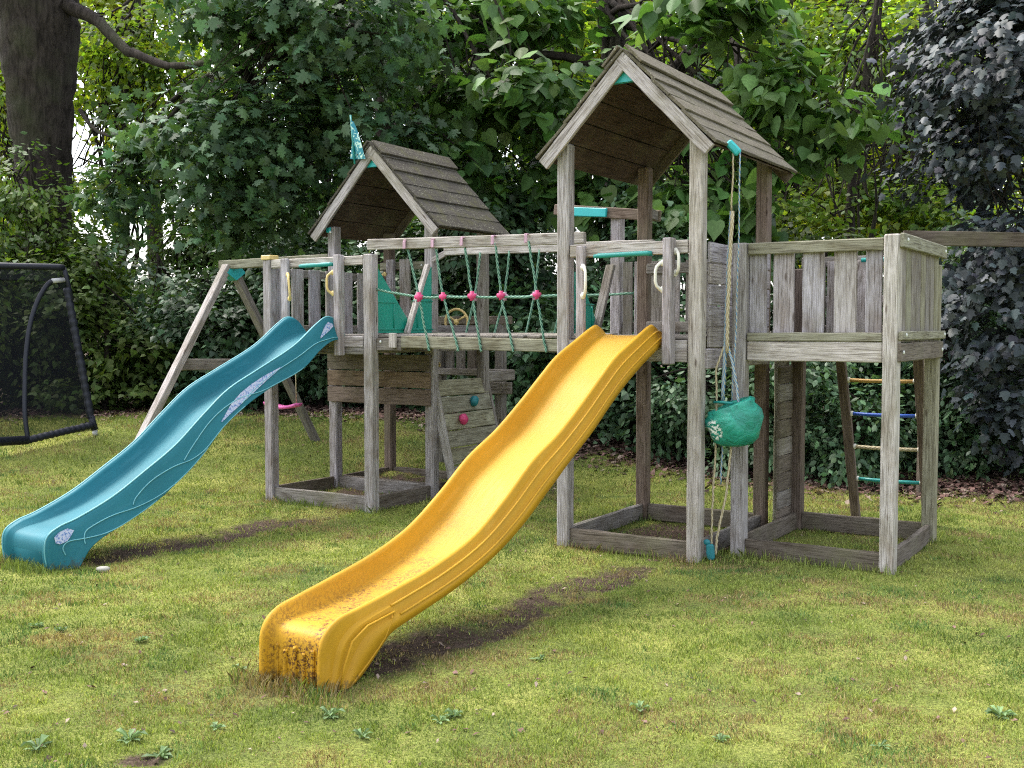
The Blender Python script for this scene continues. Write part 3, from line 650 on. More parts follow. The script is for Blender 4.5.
# writing-like maker's mark is too small to read; a pale strip
# ================================================================== bucket bag on a rope pulley
bu, bv_ = 1.165, .10
BG = Root('bucket_bag', 'green cloth bucket hanging on blue and tan ropes beside the roofless platform', 'bucket', (bu, bv_, .76))
m = MB(); nr = 28; prof = [(.0, .0), (.055, .003), (.085, .02), (.105, .06), (.118, .11), (.125, .16), (.118, .20), (.10, .235), (.105, .26), (.085, .27), (.06, .25), (.03, .24), (0, .24)]
vs = []
for i, (r, z) in enumerate(prof):
    for k in range(nr):
        t = 2*math.pi*k/nr
        fold = 1+.07*math.sin(5*t+z*14)*min(1, r*9)+.04*math.sin(9*t-z*25)+.22*max(0, math.cos(t-.3))*math.exp(-((z-.2)/.06)**2)-.16*max(0, math.cos(t-2.4))*math.exp(-((z-.13)/.04)**2)
        lean = .10*max(0, z-.12)
        r2 = r*1.2; vs.append((bu+r2*fold*math.cos(t)*1.15+lean+.02*math.sin(z*20), bv_+r2*fold*math.sin(t), .75+z*1.02+.05*math.cos(t-.4)*min(1, z*5)*(z > .15)))
fs = [(i*nr+k, i*nr+(k+1) % nr, (i+1)*nr+(k+1) % nr, (i+1)*nr+k) for i in range(len(prof)-1) for k in range(nr)]
m.add(vs, fs, None, (1, 1, 1), True)
mb, nt, b, _ = newmat('green_cloth'); tc = N(nt, 'ShaderNodeTexCoord').outputs['Object']; n1 = noise(nt, tc, 9, 4, .6, 1.5); sp_ = N(nt, 'ShaderNodeSeparateXYZ'); L(nt, tc, sp_.inputs[0])
c = ramp(nt, n1, [(.3, (.008, .16, .12)), (.7, (.02, .34, .24))])
mr = N(nt, 'ShaderNodeVectorMath', operation='DISTANCE'); L(nt, tc, mr.inputs[0]); mr.inputs[1].default_value = (-.07, -.10, .10)
n2 = noise(nt, tc, 55, 2, .5)
k1 = N(nt, 'ShaderNodeMath', operation='MULTIPLY'); L(nt, ramp(nt, mr.outputs['Value'], [(.055, (1, 1, 1)), (.075, (0, 0, 0))]), k1.inputs[0]); L(nt, ramp(nt, n2, [(.49, (0, 0, 0)), (.53, (1, 1, 1))]), k1.inputs[1])
c = mixc(nt, 'MIX', k1.outputs[0], c, (.75, .8, .75)); L(nt, c, b.inputs['Base Color']); b.inputs['Roughness'].default_value = .45; bump(nt, b, n1, .8, .03)
m.build('bag', mb, BG)
MB().tube([(bu-.11+.0, bv_-.03, 1.03), (bu-.05, bv_-.06, 1.035), (bu+.03, bv_-.06, 1.03)], .009, 6).build('rim_bar', M_bar, BG)
def mrope(pts, r, mat, nm='rope'): rope(pts, r, 0, mat, nm, BG)
top = (1.075, .365, 2.66)
mrope([(bu-.005, bv_, 2.62), (bu-.015, bv_, 2.25)], .006, M_ropet); mrope([(bu-.015, bv_, 2.25), (bu-.03, bv_-.01, 1.9), (bu-.045, bv_, 1.45), (bu-.06, bv_, 1.04)], .013, M_ropeb)
mrope([(bu+.0, bv_-.02, 2.25), (bu-.02, bv_-.03, 1.7), (bu-.03, bv_-.01, 1.35)], .012, M_ropet)
mrope([(bu+.04, bv_, 2.62), (bu+.02, bv_+.02, 1.6), (bu+.0, bv_-.0, 1.04)], .005, M_ropeb)
mrope([(bu-.045, bv_, 1.42), (bu-.10, bv_-.02, 1.25), (bu-.10, bv_, 1.0), (bu-.10, bv_-.02, .72), (bu-.105, bv_-.05, .35), (bu-.10, bv_-.08, .08)], .007, M_ropet)
mrope([(bu-.03, bv_, 1.40), (bu+.03, bv_-.02, 1.2), (bu+.06, bv_-.03, 1.02)], .009, M_ropeb); mrope([(bu-.0, bv_, .76), (bu-.02, bv_-.03, .45), (bu-.06, bv_-.08, .16), (bu-.07, bv_-.08, .05)], .008, M_ropet)
mrope([(bu-.06, bv_, .80), (bu-.06, bv_-.02, .5)], .006, M_ropeb)
m = MB().beam((bu-.04, bv_-.01, 2.69), (bu+.03, bv_+.0, 2.61), .035, .05, (1, 1, 1), ch=.012); m.build('pulley', M_brack, BG)
m = MB().beam((bu-.09, bv_-.10, .02), (bu-.10, bv_-.10, .12), .035, .05, (1, 1, 1), ch=.012); m.blob((bu-.12, bv_-.10, .13), (.025, .015, .02)); m.build('rope_cleat', M_holdteal, BG)

# ================================================================== black net goal
def gpt(px, py, d): return at(px, py, d*.943)
GB = gpt(95, 432, 12.9); 
GO = Root('net_goal', 'black padded frame with fine dark netting at the lawn edge by the big trunk', 'goal', GB, uv=False)
c_b = gpt(28, 440, 12.2); c_t = gpt(52, 281, 12.75); tr = gpt(64, 268, 12.9); gl_t = gpt(-160, 262, 11.6); gl_b = gpt(-190, 452, 10.6)
GBz = (GB[0], GB[1], float(gz(GB[0], GB[1]))+.03); foot = gpt(95, 430, 12.9)
MB().tube([tr, gpt(66, 275, 12.9), gpt(72, 300, 12.9)], [.025, .028, .025], 8).build('upright', M_black, GO)
def pad(p, q, r, n, nm='padding'):
    pts = []; p, q = Vector(p), Vector(q); rs = []
    for i in range(n*3+1):
        t = i/(n*3); pts.append(tuple(p.lerp(q, t))); rs.append(r*(1+.14*math.sin(i*2.1)+random.uniform(-.06, .06)))
    MB().tube(pts, rs, 10, jit=.06).build(nm, M_black, GO)
pad(gpt(67, 288, 12.9), gpt(91, 418, 12.9), .042, 16)
MB().tube([gpt(91, 416, 12.9), foot], .04, 8).build('upright', M_black, GO); MB().tube([foot, gpt(95, 436, 12.9)], .03, 8).build('foot', M_steel, GO)
pad(c_b, gpt(92, 425, 12.85), .04, 12)
cv = [c_b, gpt(25, 415, 12.22), gpt(25, 385, 12.3), gpt(26, 355, 12.4), gpt(30, 325, 12.5), gpt(38, 300, 12.62), gpt(47, 285, 12.72), c_t]
MB().tube([tuple(p) for p in catmull(cv, 4)], .026, 8).build('bowed_support', M_black, GO)
MB().tube([c_t, gpt(64, 280, 12.88)], .028, 8).build('joint', M_steel, GO)
MB().tube([tr, gpt(58, 267, 12.85), gl_t], .035, 8).build('crossbar', M_black, GO)
MB().tube([c_b, gl_b], .05, 8).build('ground_bar', M_black, GO)
mn, nt, b, out = newmat('fine_net'); tc = N(nt, 'ShaderNodeTexCoord').outputs['UV']
b.inputs['Base Color'].default_value = (.01, .011, .014, 1); b.inputs['Roughness'].default_value = .8; b.inputs['Specular IOR Level'].default_value = .1
tcn = N(nt, 'ShaderNodeTexCoord').outputs['Object']
tr_ = N(nt, 'ShaderNodeBsdfTransparent'); mx = N(nt, 'ShaderNodeMixShader'); mx.inputs[0].default_value = .68
L(nt, tr_.outputs[0], mx.inputs[1]); L(nt, b.outputs[0], mx.inputs[2]); L(nt, mx.outputs[0], out.inputs[0])
m = MB(); A4 = [gpt(-160, 264, 11.6), tuple(Vector(tr)+Vector((0, 0, -.02))), c_t, c_b, gl_b]
# back net between bowed supports, curved like them; side net between support and upright
cvp = [tuple(p) for p in catmull(cv, 3)]; lft = [(p[0]-(c_b[0]-gl_b[0])*1.0, p[1]+(gl_b[1]-c_b[1]), p[2]) for p in cvp]
vs = cvp+lft; n = len(cvp); fs = [(i, i+1, n+i+1, n+i) for i in range(n-1)]
m.add(vs, fs, None, (1, 1, 1), True); 
up_ = [tuple(Vector(foot).lerp(Vector(tr), i/(n-1))) for i in range(n)]
m.add(cvp+up_, fs, None, (1, 1, 1), True)
# front edge of roof net
m.add([c_t, tr, gl_t, tuple(Vector(gl_t)+Vector(c_t)-Vector(tr))], [(0, 1, 2, 3)]); m.build('net', mn, GO)

# ================================================================== ground
def soil(x, y):
    """0 lawn .. 1 bare soil"""
    x = np.asarray(x, float); y = np.asarray(y, float)
    u_ = (x-PX)*U[0]+(y-PY)*U[1]; v_ = (x-PX)*V[0]+(y-PY)*V[1]
    wob = .09*np.sin(x*5.3+y*2.1)+.06*np.sin(x*11.7-y*8.3)+.04*np.sin(x*23+y*19)
    s = np.zeros_like(x)
    def strip(u0, u1, v0, v1, f=.14):
        return sstep(u0-f, u0+f, u_+wob)*(1-sstep(u1-f, u1+f, u_+wob))*sstep(v0-f, v0+f, v_+wob)*(1-sstep(v1-f, v1+f, v_+wob))
    s = np.maximum(s, strip(.50, .80, -3.0, -.3, .2)*.9); s = np.maximum(s, strip(-2.5, -2.08, -2.2, -.1, .2)*.85)
    s = np.maximum(s, strip(.05, .92, .05, 1.2, .1)*.8); s = np.maximum(s, strip(-3.1, -2.05, .4, 1.9, .1)*.75); s = np.maximum(s, strip(1.2, 2.1, .3, 1.5, .1)*.35)
    s = np.maximum(s, strip(-2.0, -1.25, 1.2, 2.6, .3)*.7)
    s = np.maximum(s, strip(-.02, 1.15, -.12, .1, .08)*.5)
    s = np.maximum(s, strip(.1, .9, -3.5, -3.1, .2)*.45)
    for (cx, cy, r) in ((-1.30, 3.72, .16),):
        s = np.maximum(s, (1-sstep(r*.5, r*1.1, np.hypot(x-cx, (y-cy)*1.6)+wob*.5))*.8)
    hl = hedge_line(x)
    s = np.maximum(s, sstep(-.55, .35, y-hl+wob*3))
    return s
HX = [-12, -8.2, -6.5, -3.6, -1.0, .9, 2.9, 4.1, 5.5, 9]; HY = [12.6, 13.0, 13.6, 14.4, 13.2, 11.4, 10.2, 9.7, 9.2, 8.6]
def hedge_line(x): return np.interp(x, HX, HY)
def axis(a, b, fine, far, k=1.25):
    xs = list(np.arange(a, b+1e-6, fine)); st = fine; x = b
    while x < far[1]: st *= k; x += st; xs.append(x)
    st = fine; x = a
    while x > far[0]: st *= k; x -= st; xs.insert(0, x)
    return np.array(xs)
gx = axis(-8, 6.5, .05, (-300, 300)); gy = axis(2.6, 15, .05, (-60, 600))
XX, YY = np.meshgrid(gx, gy); nx, ny = len(gx), len(gy)
ZZ = gz(XX, YY) + .008*np.sin(XX*2.1+1)*np.sin(YY*1.7) + .004*np.sin(XX*9+YY*5)*np.sin(YY*8)
ss = soil(XX, YY); ZZ = ZZ - .022*ss*(YY < 9) + rng.normal(0, .003, XX.shape)*(.4+ss)
idx = np.arange(nx*ny).reshape(ny, nx)
F = np.stack([idx[:-1, :-1], idx[:-1, 1:], idx[1:, 1:], idx[1:, :-1]], -1).reshape(-1, 4)
cols = np.zeros((nx*ny, 3)); cols[:, 0] = ss.ravel()
mg, nt, b, _ = newmat('lawn_and_soil'); tc = N(nt, 'ShaderNodeTexCoord').outputs['Object']; at_ = N(nt, 'ShaderNodeAttribute', attribute_name='tint'); sx_ = N(nt, 'ShaderNodeSeparateColor'); L(nt, at_.outputs['Color'], sx_.inputs[0])
n1 = noise(nt, tc, 1.1, 6, .65); n2 = noise(nt, tc, 9, 6, .75); n3 = noise(nt, tc, 70, 4, .8)
gc_ = ramp(nt, n1, [(.3, (.075, .10, .03)), (.5, (.175, .20, .05)), (.68, (.29, .29, .08))])
gc_ = mixc(nt, 'MULTIPLY', .9, gc_, ramp(nt, n3, [(.32, (.15, .16, .12)), (.5, (1, 1, 1)), (.68, (1.7, 1.65, 1.5))]))
gc_ = mixc(nt, 'MIX', ramp(nt, n2, [(.56, (0, 0, 0)), (.72, (.65, .65, .65))]), gc_, (.16, .12, .06))
sc_ = ramp(nt, noise(nt, tc, 40, 6, .8), [(.3, (.028, .020, .015)), (.5, (.075, .052, .038)), (.7, (.16, .12, .09))])
ad = N(nt, 'ShaderNodeMath', operation='ADD'); L(nt, sx_.outputs[0], ad.inputs[0]); mm = N(nt, 'ShaderNodeMath', operation='MULTIPLY_ADD'); L(nt, n2, mm.inputs[0]); mm.inputs[1].default_value = .9; mm.inputs[2].default_value = -.45; L(nt, mm.outputs[0], ad.inputs[1])
c = mixc(nt, 'MIX', ramp(nt, ad.outputs[0], [(.30, (0, 0, 0)), (.75, (1, 1, 1))]), gc_, sc_)
L(nt, c, b.inputs['Base Color']); b.inputs['Roughness'].default_value = .95; b.inputs['Specular IOR Level'].default_value = .1; bump(nt, b, n3, .8, .02)
g = npmesh('ground', np.stack([XX, YY, ZZ], -1).reshape(-1, 3), F.ravel(), np.full(len(F), 4), mg, cols, smooth=True); tag(g, kind='structure')
def gheight(x, y): return gz(x, y) + .008*np.sin(x*2.1+1)*np.sin(y*1.7) + .004*np.sin(x*9+y*5)*np.sin(y*8) - .022*soil(x, y)*(y < 9)

M_grass = leaf_mat('grass_blade', .25, .6, (1.2, 1.2, .5), .25)
def vnoise(x, y, s, seed=0):
    """cheap smooth value noise 0..1"""
    r = np.random.default_rng(seed).random((256, 256)); x = x*s; y = y*s; xi = np.floor(x).astype(int); yi = np.floor(y).astype(int); fx = x-xi; fy = y-yi
    fx = fx*fx*(3-2*fx); fy = fy*fy*(3-2*fy); g_ = lambda a, b_: r[a % 256, b_ % 256]
    return (g_(xi, yi)*(1-fx)+g_(xi+1, yi)*fx)*(1-fy)+(g_(xi, yi+1)*(1-fx)+g_(xi+1, yi+1)*fx)*fy
def blades(x, y, hgt, wid, cols, name, lean=.6):
    n = len(x); z = gheight(x, y); a = rng.uniform(0, 2*np.pi, n); l = rng.uniform(0, lean, n)*hgt; b_ = rng.uniform(0, 2*np.pi, n)
    base = np.stack([x, y, z-.004], -1); wv = np.stack([np.cos(a), np.sin(a), 0*a], -1)*wid[:, None]/2
    mid = base+np.stack([np.cos(b_)*l*.35, np.sin(b_)*l*.35, hgt*.6], -1); tip = base+np.stack([np.cos(b_)*l, np.sin(b_)*l, hgt], -1)
    vs = np.stack([base-wv, base+wv, mid+wv*.7, tip, mid-wv*.7], 1).reshape(-1, 3)
    f = np.arange(n*5); cc = np.repeat(cols, 5, 0)
    return npmesh(name, vs, f, np.full(n, 5), M_grass, cc)
def lawn_sample(n, y0, y1, p=1.0):
    y = y0*(y1/y0)**rng.random(n); x = (rng.random(n)*2-1)*(y*.50+.5); return x, y
def grass_cols(x, y):
    n = len(x); c = np.empty((n, 3)); t = vnoise(x, y, 1.2, 1)*.5+vnoise(x, y, 4.1, 2)*.3+rng.random(n)*.35
    A0 = np.array([.075, .125, .038]); A1 = np.array([.25, .32, .075]); A2 = np.array([.60, .60, .20])
    t = np.clip(t-.1, 0, 1)[:, None]; c = np.where(t < .5, A0+(A1-A0)*t*2, A1+(A2-A1)*(t*2-1))
    dry = (vnoise(x, y, 2.7, 5)*.6+vnoise(x, y, 9, 6)*.4+rng.random(n)*.35) > .80; c[dry] = np.array([.36, .28, .14])*rng.uniform(.6, 1.2, (dry.sum(), 1))
    bl = (vnoise(x, y, 5, 8)+rng.random(n)*.3) > 1.0; c[bl] = np.array([.13, .22, .07])*rng.uniform(.8, 1.3, (bl.sum(), 1))
    return c*rng.uniform(.5, 1.45, (n, 1))
x, y = lawn_sample(520000, 3.3, 14.5); sv_ = soil(x, y)*.85+rng.normal(0, .24, len(x))+(vnoise(x, y, 6, 9)-.5)*.5+(vnoise(x, y, 17, 12)-.5)*.4
k = (sv_ < .46); x, y = x[k], y[k]
sc = .75+.07*(y-3.3)*1.3
h = rng.uniform(.011, .026, len(x))*(.45+1.1*vnoise(x, y, 11, 3)**1.5+.4*vnoise(x, y, 3, 31))*sc*.95; w_ = rng.uniform(.0022, .0050, len(x))*(sc+.2)
tag(blades(x, y, h, w_, grass_cols(x, y), 'grass', .9), 'short mossy yellow-green lawn grass with dry patches', 'grass', kind='stuff')
# longer tufts round posts and slide ends
tx, ty = [], []
def tuft(u_, v_, n, r):
    for _ in range(n):
        q = W(u_+random.gauss(0, r), v_+random.gauss(0, r)); tx.append(q[0]); ty.append(q[1])
for (u_, v_) in ((0, 0), (WB, 0), (au, av), (au+WA, av), (au+WA, av+DA), (lu, lv), (ru, lv), (ru, v1), (lu, v1), (0, DB)): tuft(u_, v_, 90, .07)
for i in range(26): tuft(.2+.022*i, -3.25, 26, .045); tuft(-2.85+.022*i, -2.48, 26, .05)
for i in range(20): tuft(.05+i*.05, -.05, 14, .03); tuft(1.2+i*.05, av-.06, 14, .03); tuft(lu+i*.055, lv-.06, 12, .03); tuft(.25+i*.04, .25, 8, .12)
tx = np.array(tx); ty = np.array(ty); n = len(tx)
tag(blades(tx, ty, rng.uniform(.03, .085, n), rng.uniform(.003, .005, n), grass_cols(tx, ty)*.9, 'long_grass', .8), 'longer grass tufts round the posts and slide ends', 'grass', kind='stuff')

# fallen leaves
M_litter = tint_mat('dead_leaf', .8)
def litter(n, fx, name, label, size=(.02, .05)):
    x, y = fx(n); n = len(x); z = gheight(x, y)+.008; s = rng.uniform(*size, n); a = rng.uniform(0, 6.28, n); t = rng.normal(0, .35, (n, 2))
    c, s_ = np.cos(a), np.sin(a); pts = []
    for (px_, py_) in ((-1, 0), (-.2, -.55), (1, 0), (-.1, .6)):
        qx = (px_*c-py_*s_)*s; qy = (px_*s_+py_*c)*s; pts.append(np.stack([x+qx, y+qy, z+qx*t[:, 0]+qy*t[:, 1]+abs(py_)*s*.3], -1))
    vs = np.stack(pts, 1).reshape(-1, 3); pal = np.array([(.15, .085, .07), (.24, .14, .12), (.07, .045, .035), (.30, .23, .18), (.12, .065, .055)]); cc = pal[rng.integers(0, 5, n)]*rng.uniform(.6, 1.2, (n, 1))
    return tag(npmesh(name, vs, np.arange(n*4), np.full(n, 4), M_litter, np.repeat(cc, 4, 0)), label, 'leaf litter', kind='stuff')
def edge(n):
    x = rng.uniform(-9, 7, n); y = hedge_line(x)+rng.normal(.45, .5, n); return x, y
litter(15000, edge, 'leaf_litter', 'pinkish brown fallen leaves along the foot of the shrubs', (.02, .05))
def sc2(n):
    x, y = lawn_sample(n, 3.4, 13); k = (rng.random(n) < .25+.7*(soil(x, y) > .4)+.3*(y > 8)); return x[k], y[k]
litter(3800, sc2, 'fallen_leaves', 'scattered dry leaves and twigs on the lawn and bare soil', (.006, .018))
# twigs? small; weeds as rosettes
def weed(px, py, s, k):
    X, Y, Z = at(px, py, 5); t = CAMH/(CAMH-Z); x0, y0 = X*t, Y*t; z0 = float(gheight(np.array(x0), np.array(y0)))
    m = MB()
    for i in range(k):
        a = i*2.4+random.uniform(-.7, .7); l = s*random.uniform(.35, 1.15); w2 = l*random.uniform(.14, .26); e = random.uniform(.1, .8)
        d = Vector((math.cos(a), math.sin(a), 0)); n_ = Vector((-d.y, d.x, 0)); o = Vector((0, 0, .004))
        p = [o, o+d*l*.35+n_*w2*.6+Vector((0, 0, l*e*.6)), o+d*l*.7+n_*w2+Vector((0, 0, l*e*.8)), o+d*l+Vector((0, 0, l*e*.5)), o+d*l*.7-n_*w2+Vector((0, 0, l*e*.8)), o+d*l*.35-n_*w2*.6+Vector((0, 0, l*e*.6))]
        mid = o+d*l*.6+Vector((0, 0, l*e*.55))
        m.add([tuple(q) for q in p]+[tuple(mid)], [(0, 1, 2, 6), (6, 2, 3), (6, 3, 4), (0, 6, 4, 5)], None, tuple(np.array((.155, .24, .105))*random.uniform(.7, 1.3)))
    o = m.build('weed', M_grass, None); o.location = (x0, y0, z0); return o
WL_ = [(38, 750, .085, 'alone near the corner of the lawn'), (130, 740, .075, 'beside the dark molehill soil'), (160, 752, .09, 'just beyond the dark molehill soil'), (215, 728, .075, 'in open lawn short of the yellow slide end'),
       (330, 716, .085, 'in front of the yellow slide foot'), (362, 738, .08, 'closest below the yellow slide foot'), (455, 718, .085, 'between the yellow slide foot and open lawn'), (440, 722, .06, 'small, touching a bigger weed'),
       (60, 632, .06, 'ahead of the teal slide end'), (140, 642, .06, 'on the lawn between both slide ends'), (1000, 716, .09, 'by a thin dry twig'), (640, 712, .07, 'alone in the wide bare lawn'),
       (540, 662, .06, 'small pale one near the worn soil strip'), (880, 748, .075, 'low on the lawn under the roofless platform side'), (240, 668, .07, 'against the yellow slide end grass'), (720, 742, .06, 'amid yellow moss'), (36, 628, .055, 'flat, near brown dry grass')]
for (px, py, s, wh_) in WL_: tag(weed(px, py, s*random.uniform(.5, .9), random.randint(9, 18)), 'grey-green broadleaf weed rosette '+wh_, 'weed', 'broadleaf weeds in the lawn')
# loose stone by the teal slide
q = W(-2.05, -2.22); m = MB().blob((0, 0, .006), (.045, .03, .02), 10, 6, jit=.12); o = m.build('stone', plastic('pale_stone', (.30, .29, .25), .8), None); o.location = (q[0], q[1], 0); tag(o, 'pale rounded stone lying beside the teal slide foot', 'stone')

# ================================================================== foliage
def leaf_template(kind):
    if kind == 'lobed':      # deeply lobed leaf, half outline from base to tip
        h = [(0, 0), (.10, .12), (.30, .02), (.44, .20), (.24, .34), (.52, .44), (.46, .62), (.20, .58), (.28, .82), (.10, .84), (0, 1.08)]
    elif kind == 'maple':
        h = [(0, 0), (.22, -.06), (.46, .10), (.38, .28), (.56, .52), (.28, .56), (.22, .80), (0, 1.0)]
    elif kind == 'heart':
        h = [(0, 0), (.20, -.10), (.42, .02), (.50, .26), (.38, .58), (.14, .88), (0, 1.1)]
    elif kind == 'ivy': h = [(0, 0), (.30, .0), (.46, .25), (.24, .55), (0, 1.0)]
    else: h = [(0, 0), (.22, .25), (.26, .55), (0, 1.0)]
    h = np.array(h); k = len(h); sides = []
    right = np.stack([h[:, 0], h[:, 1], -.35*h[:, 0]**1.0], -1)   # folded down from the midrib
    left = right[1:-1].copy(); left[:, 0] *= -1
    v = np.concatenate([right, left]); v[:, 2] -= .22*(np.clip(v[:, 1], 0, 2)-.3)**2      # tip droops
    r = list(range(k)); l = [0]+list(range(k, k+len(left)))+[k-1]
    return v, [r, l[::-1]]
def unit(a): return a/np.maximum(np.linalg.norm(a, axis=-1, keepdims=True), 1e-6)
def foliage(name, kind, pos, nrm, tipd, size, cols, mat, parent, org):
    tv, tf = leaf_template(kind); n = len(pos); k = len(tv)
    z = unit(nrm); y = unit(tipd-(tipd*z).sum(-1, keepdims=True)*z); x = np.cross(y, z)
    curl = rng.uniform(.4, 1.5, n)
    P_ = tv[None, :, :]*size[:, None, None]
    vs = pos[:, None, :] + P_[..., 0:1]*x[:, None, :] + P_[..., 1:2]*y[:, None, :] + (P_[..., 2]*curl[:, None])[..., None]*z[:, None, :]
    vs = vs.reshape(-1, 3)-np.array(org)
    off = (np.arange(n)*k)
    f0 = np.array(tf[0]); f1 = np.array(tf[1]); assert len(f0) == len(f1)
    F_ = np.stack([off[:, None]+f0, off[:, None]+f1], 1).reshape(-1)
    return npmesh(name, vs, F_, np.full(2*n, len(f0)), mat, np.repeat(cols, k, 0), parent)
def crown_leaves(ell, nclump, per, spread, size, base, alt, droop=.55, shell=.35, vary=.35):
    """ell: list of (centre, radii). returns arrays for foliage()"""
    vol = np.array([r[0]*r[1]*r[2] for c, r in ell]); vol = vol/vol.sum(); ch = rng.choice(len(ell), nclump, p=vol)
    C = np.array([e[0] for e in ell])[ch]; Rr = np.array([e[1] for e in ell])[ch]
    d = unit(rng.normal(size=(nclump, 3))); rad = (shell+(1-shell)*rng.random(nclump)**.6)
    cc = C+d*Rr*rad[:, None]; out = unit(d/Rr*Rr.mean())
    # twig direction for each clump: outward and a little down
    tw = unit(out*1.0+np.array([0, 0, -.25])+rng.normal(0, .35, (nclump, 3)))
    n = nclump*per; ci = np.repeat(np.arange(nclump), per)
    t = rng.random(n)
    lat = rng.normal(0, 1, (n, 3))*spread*np.array([.55, .55, .28])
    pos = cc[ci] + tw[ci]*(t[:, None]-.5)*spread*2.0 + lat
    nr = unit(np.array([0, 0, 1.0])*.75 + out[ci]*.75 + rng.normal(0, .42, (n, 3)))
    tip = unit(tw[ci]*.5 + lat/ spread*.5 + np.array([0, 0, -droop]) + rng.normal(0, .3, (n, 3)))
    s = rng.uniform(size[0], size[1], n)
    cb = rng.random(nclump)[ci][:, None]; c = np.array(base)*(1-cb)+np.array(alt)*cb
    c = c*rng.uniform(1-vary, 1+vary, (n, 1))*(1+rng.normal(0, .07, (n, 3))); return pos, nr, tip, s, np.clip(c, .003, 1), cc
def limb(m, p0, p1, r0, r1, wig=.12, n=7):
    p0, p1 = Vector(p0), Vector(p1); Lg = (p1-p0).length; pts = []; o1 = Vector([random.gauss(0, 1) for _ in range(3)]); o2 = Vector([random.gauss(0, 1) for _ in range(3)])
    for i in range(n+1):
        t = i/n; p = p0.lerp(p1, t)+o1*(wig*Lg*.5*math.sin(math.pi*t))+o2*(wig*Lg*.25*math.sin(2*math.pi*t)); pts.append(tuple(p))
    m.tube(pts, [r0+(r1-r0)*(i/n)**.8 for i in range(n+1)], 7, cap=False, jit=.08); return pts
def tree(name, label, base, trunk, ell, kind, nclump, per, spread, size, col, alt, mat, bark=None, nlimb=14, droop=.55, shell=.35, group=None, twig=.02, extra=None, vary=.35, src=None):
    """trunk: list of (x,y,z,r) in world metres"""
    bz = float(gz(base[0], base[1])); org = (base[0], base[1], bz-.05)
    rt = Root(name, label, 'tree' if 'shrub' not in name else 'shrub', org, uv=False, group=group)
    pos, nr, tip, s, c, cc = crown_leaves(ell, nclump, per, spread, size, col, alt, droop, shell, vary)
    foliage('crown' if 'shrub' not in name else 'foliage', kind, pos, nr, tip, s, c, mat, rt.o, org)
    m = MB(); tp = [tuple(q[:3]) for q in trunk]; 
    tt = [tuple(p) for p in catmull([q for q in trunk], 14 if trunk[0][3] > .4 else 5)]
    m.tube([q[:3] for q in tt], [q[3] for q in tt], 22 if tt[0][3] > .4 else 12, cap=True, jit=.07)
    m.build('trunk' if 'shrub' not in name else 'stem', bark or M_bark, rt)
    if nlimb:
        m = MB(); idx = rng.choice(len(cc), min(nlimb, len(cc)), replace=False)
        for i in idx:
            q = cc[i]; a = tt[int(rng.integers(len(tt)//3, len(tt)))]
            st_ = min(src, key=lambda w_: (Vector(w_)-Vector(q)).length) if src else a[:3]
            pts = limb(m, st_, q, min(max(a[3]*.30, twig*1.3), .035 if src else .055), twig*.45)
            for _ in range(2):
                b0 = pts[random.randint(3, 6)]; j = cc[rng.integers(len(cc))]; dd = Vector(j)-Vector(b0)
                if dd.length < 3.5: limb(m, b0, tuple(Vector(b0)+dd*.8), twig*.8, twig*.3)
        for ex in (extra or []): limb(m, *ex)
        m.build('branches' if False else 'limb', bark or M_bark, rt)
    return rt
LM_dark = leaf_mat('dark_leaf', .25, .58, (1.2, 1.35, .5), .22); LM_cat = leaf_mat('broad_leaf', .32, .52, (1.2, 1.35, .5), .25)
LM_purp = leaf_mat('purple_leaf', .12, .5, (1.1, 1.0, .8), .35); LM_far = leaf_mat('sunlit_leaf', .6, .5, (1.5, 1.5, .45), .3); LM_hedge = leaf_mat('shrub_leaf', .2, .45, (1.2, 1.3, .5), .35)
def Z(x, y): return float(gz(x, y))
def E(px, py, d, rx, ry, rz): return (at(px, py, d), (rx, ry, rz))
def trunkline(pts):  # (px,py,depth,r)
    return [(*at(a, b_, d), r) for a, b_, d, r in pts]

OAKc, OAKa = (.045, .09, .045), (.095, .165, .085)
# big oak at the left: trunk and overhanging lobed foliage
bx, by, _ = at(42, 400, 16.5)
tree('oak_tree', 'large rough dark trunk with lobed dull green leaves hanging toward the lower tower', (bx, by), [(bx+.0, by, Z(bx, by)-.2, .55), (bx+.08, by, 1.3, .42), (bx+.10, by, 3, .39), (bx+.08, by, 4.4, .43), (bx+.07, by, 6.2, .58), (bx+.0, by, 8.5, .7)],
     [E(335, 20, 12.5, 1.3, 1.2, .55), E(250, 10, 12.8, .9, 1.3, .35), E(170, 92, 13.4, .75, .6, .22), E(250, 140, 12.8, 1.25, 1.2, .5), E(340, 110, 12.8, .7, 1.0, .55), E(400, 150, 13, .4, .7, .4), E(225, 200, 13.2, .6, .8, .3), E(310, 195, 13.2, .8, .8, .3), E(150, 150, 13.6, .45, .6, .3), E(120, 200, 13.6, .4, .6, .35), E(245, 240, 13.6, .35, .5, .3)],
     'lobed', 225, 34, .30, (.10, .175), OAKc, OAKa, LM_dark, nlimb=34, twig=.014, vary=.42,
     src=[at(150, 58, 15), at(210, 75, 14), at(250, 65, 13.6), at(290, 50, 13.2), at(320, 20, 12.8)],
     extra=[(at(66, 5, 16.3), at(100, 22, 15.8), .12, .09, .03), (at(100, 22, 15.8), at(128, 52, 15.3), .09, .07, .04), (at(128, 52, 15.3), at(168, 66, 14.8), .07, .05, .04), (at(168, 66, 14.8), at(260, 58, 13.6), .05, .035, .06), (at(260, 66, 13.6), at(330, 20, 12.6), .045, .02, .1), (at(80, 110, 16), at(160, 160, 14), .03, .015, .1)])
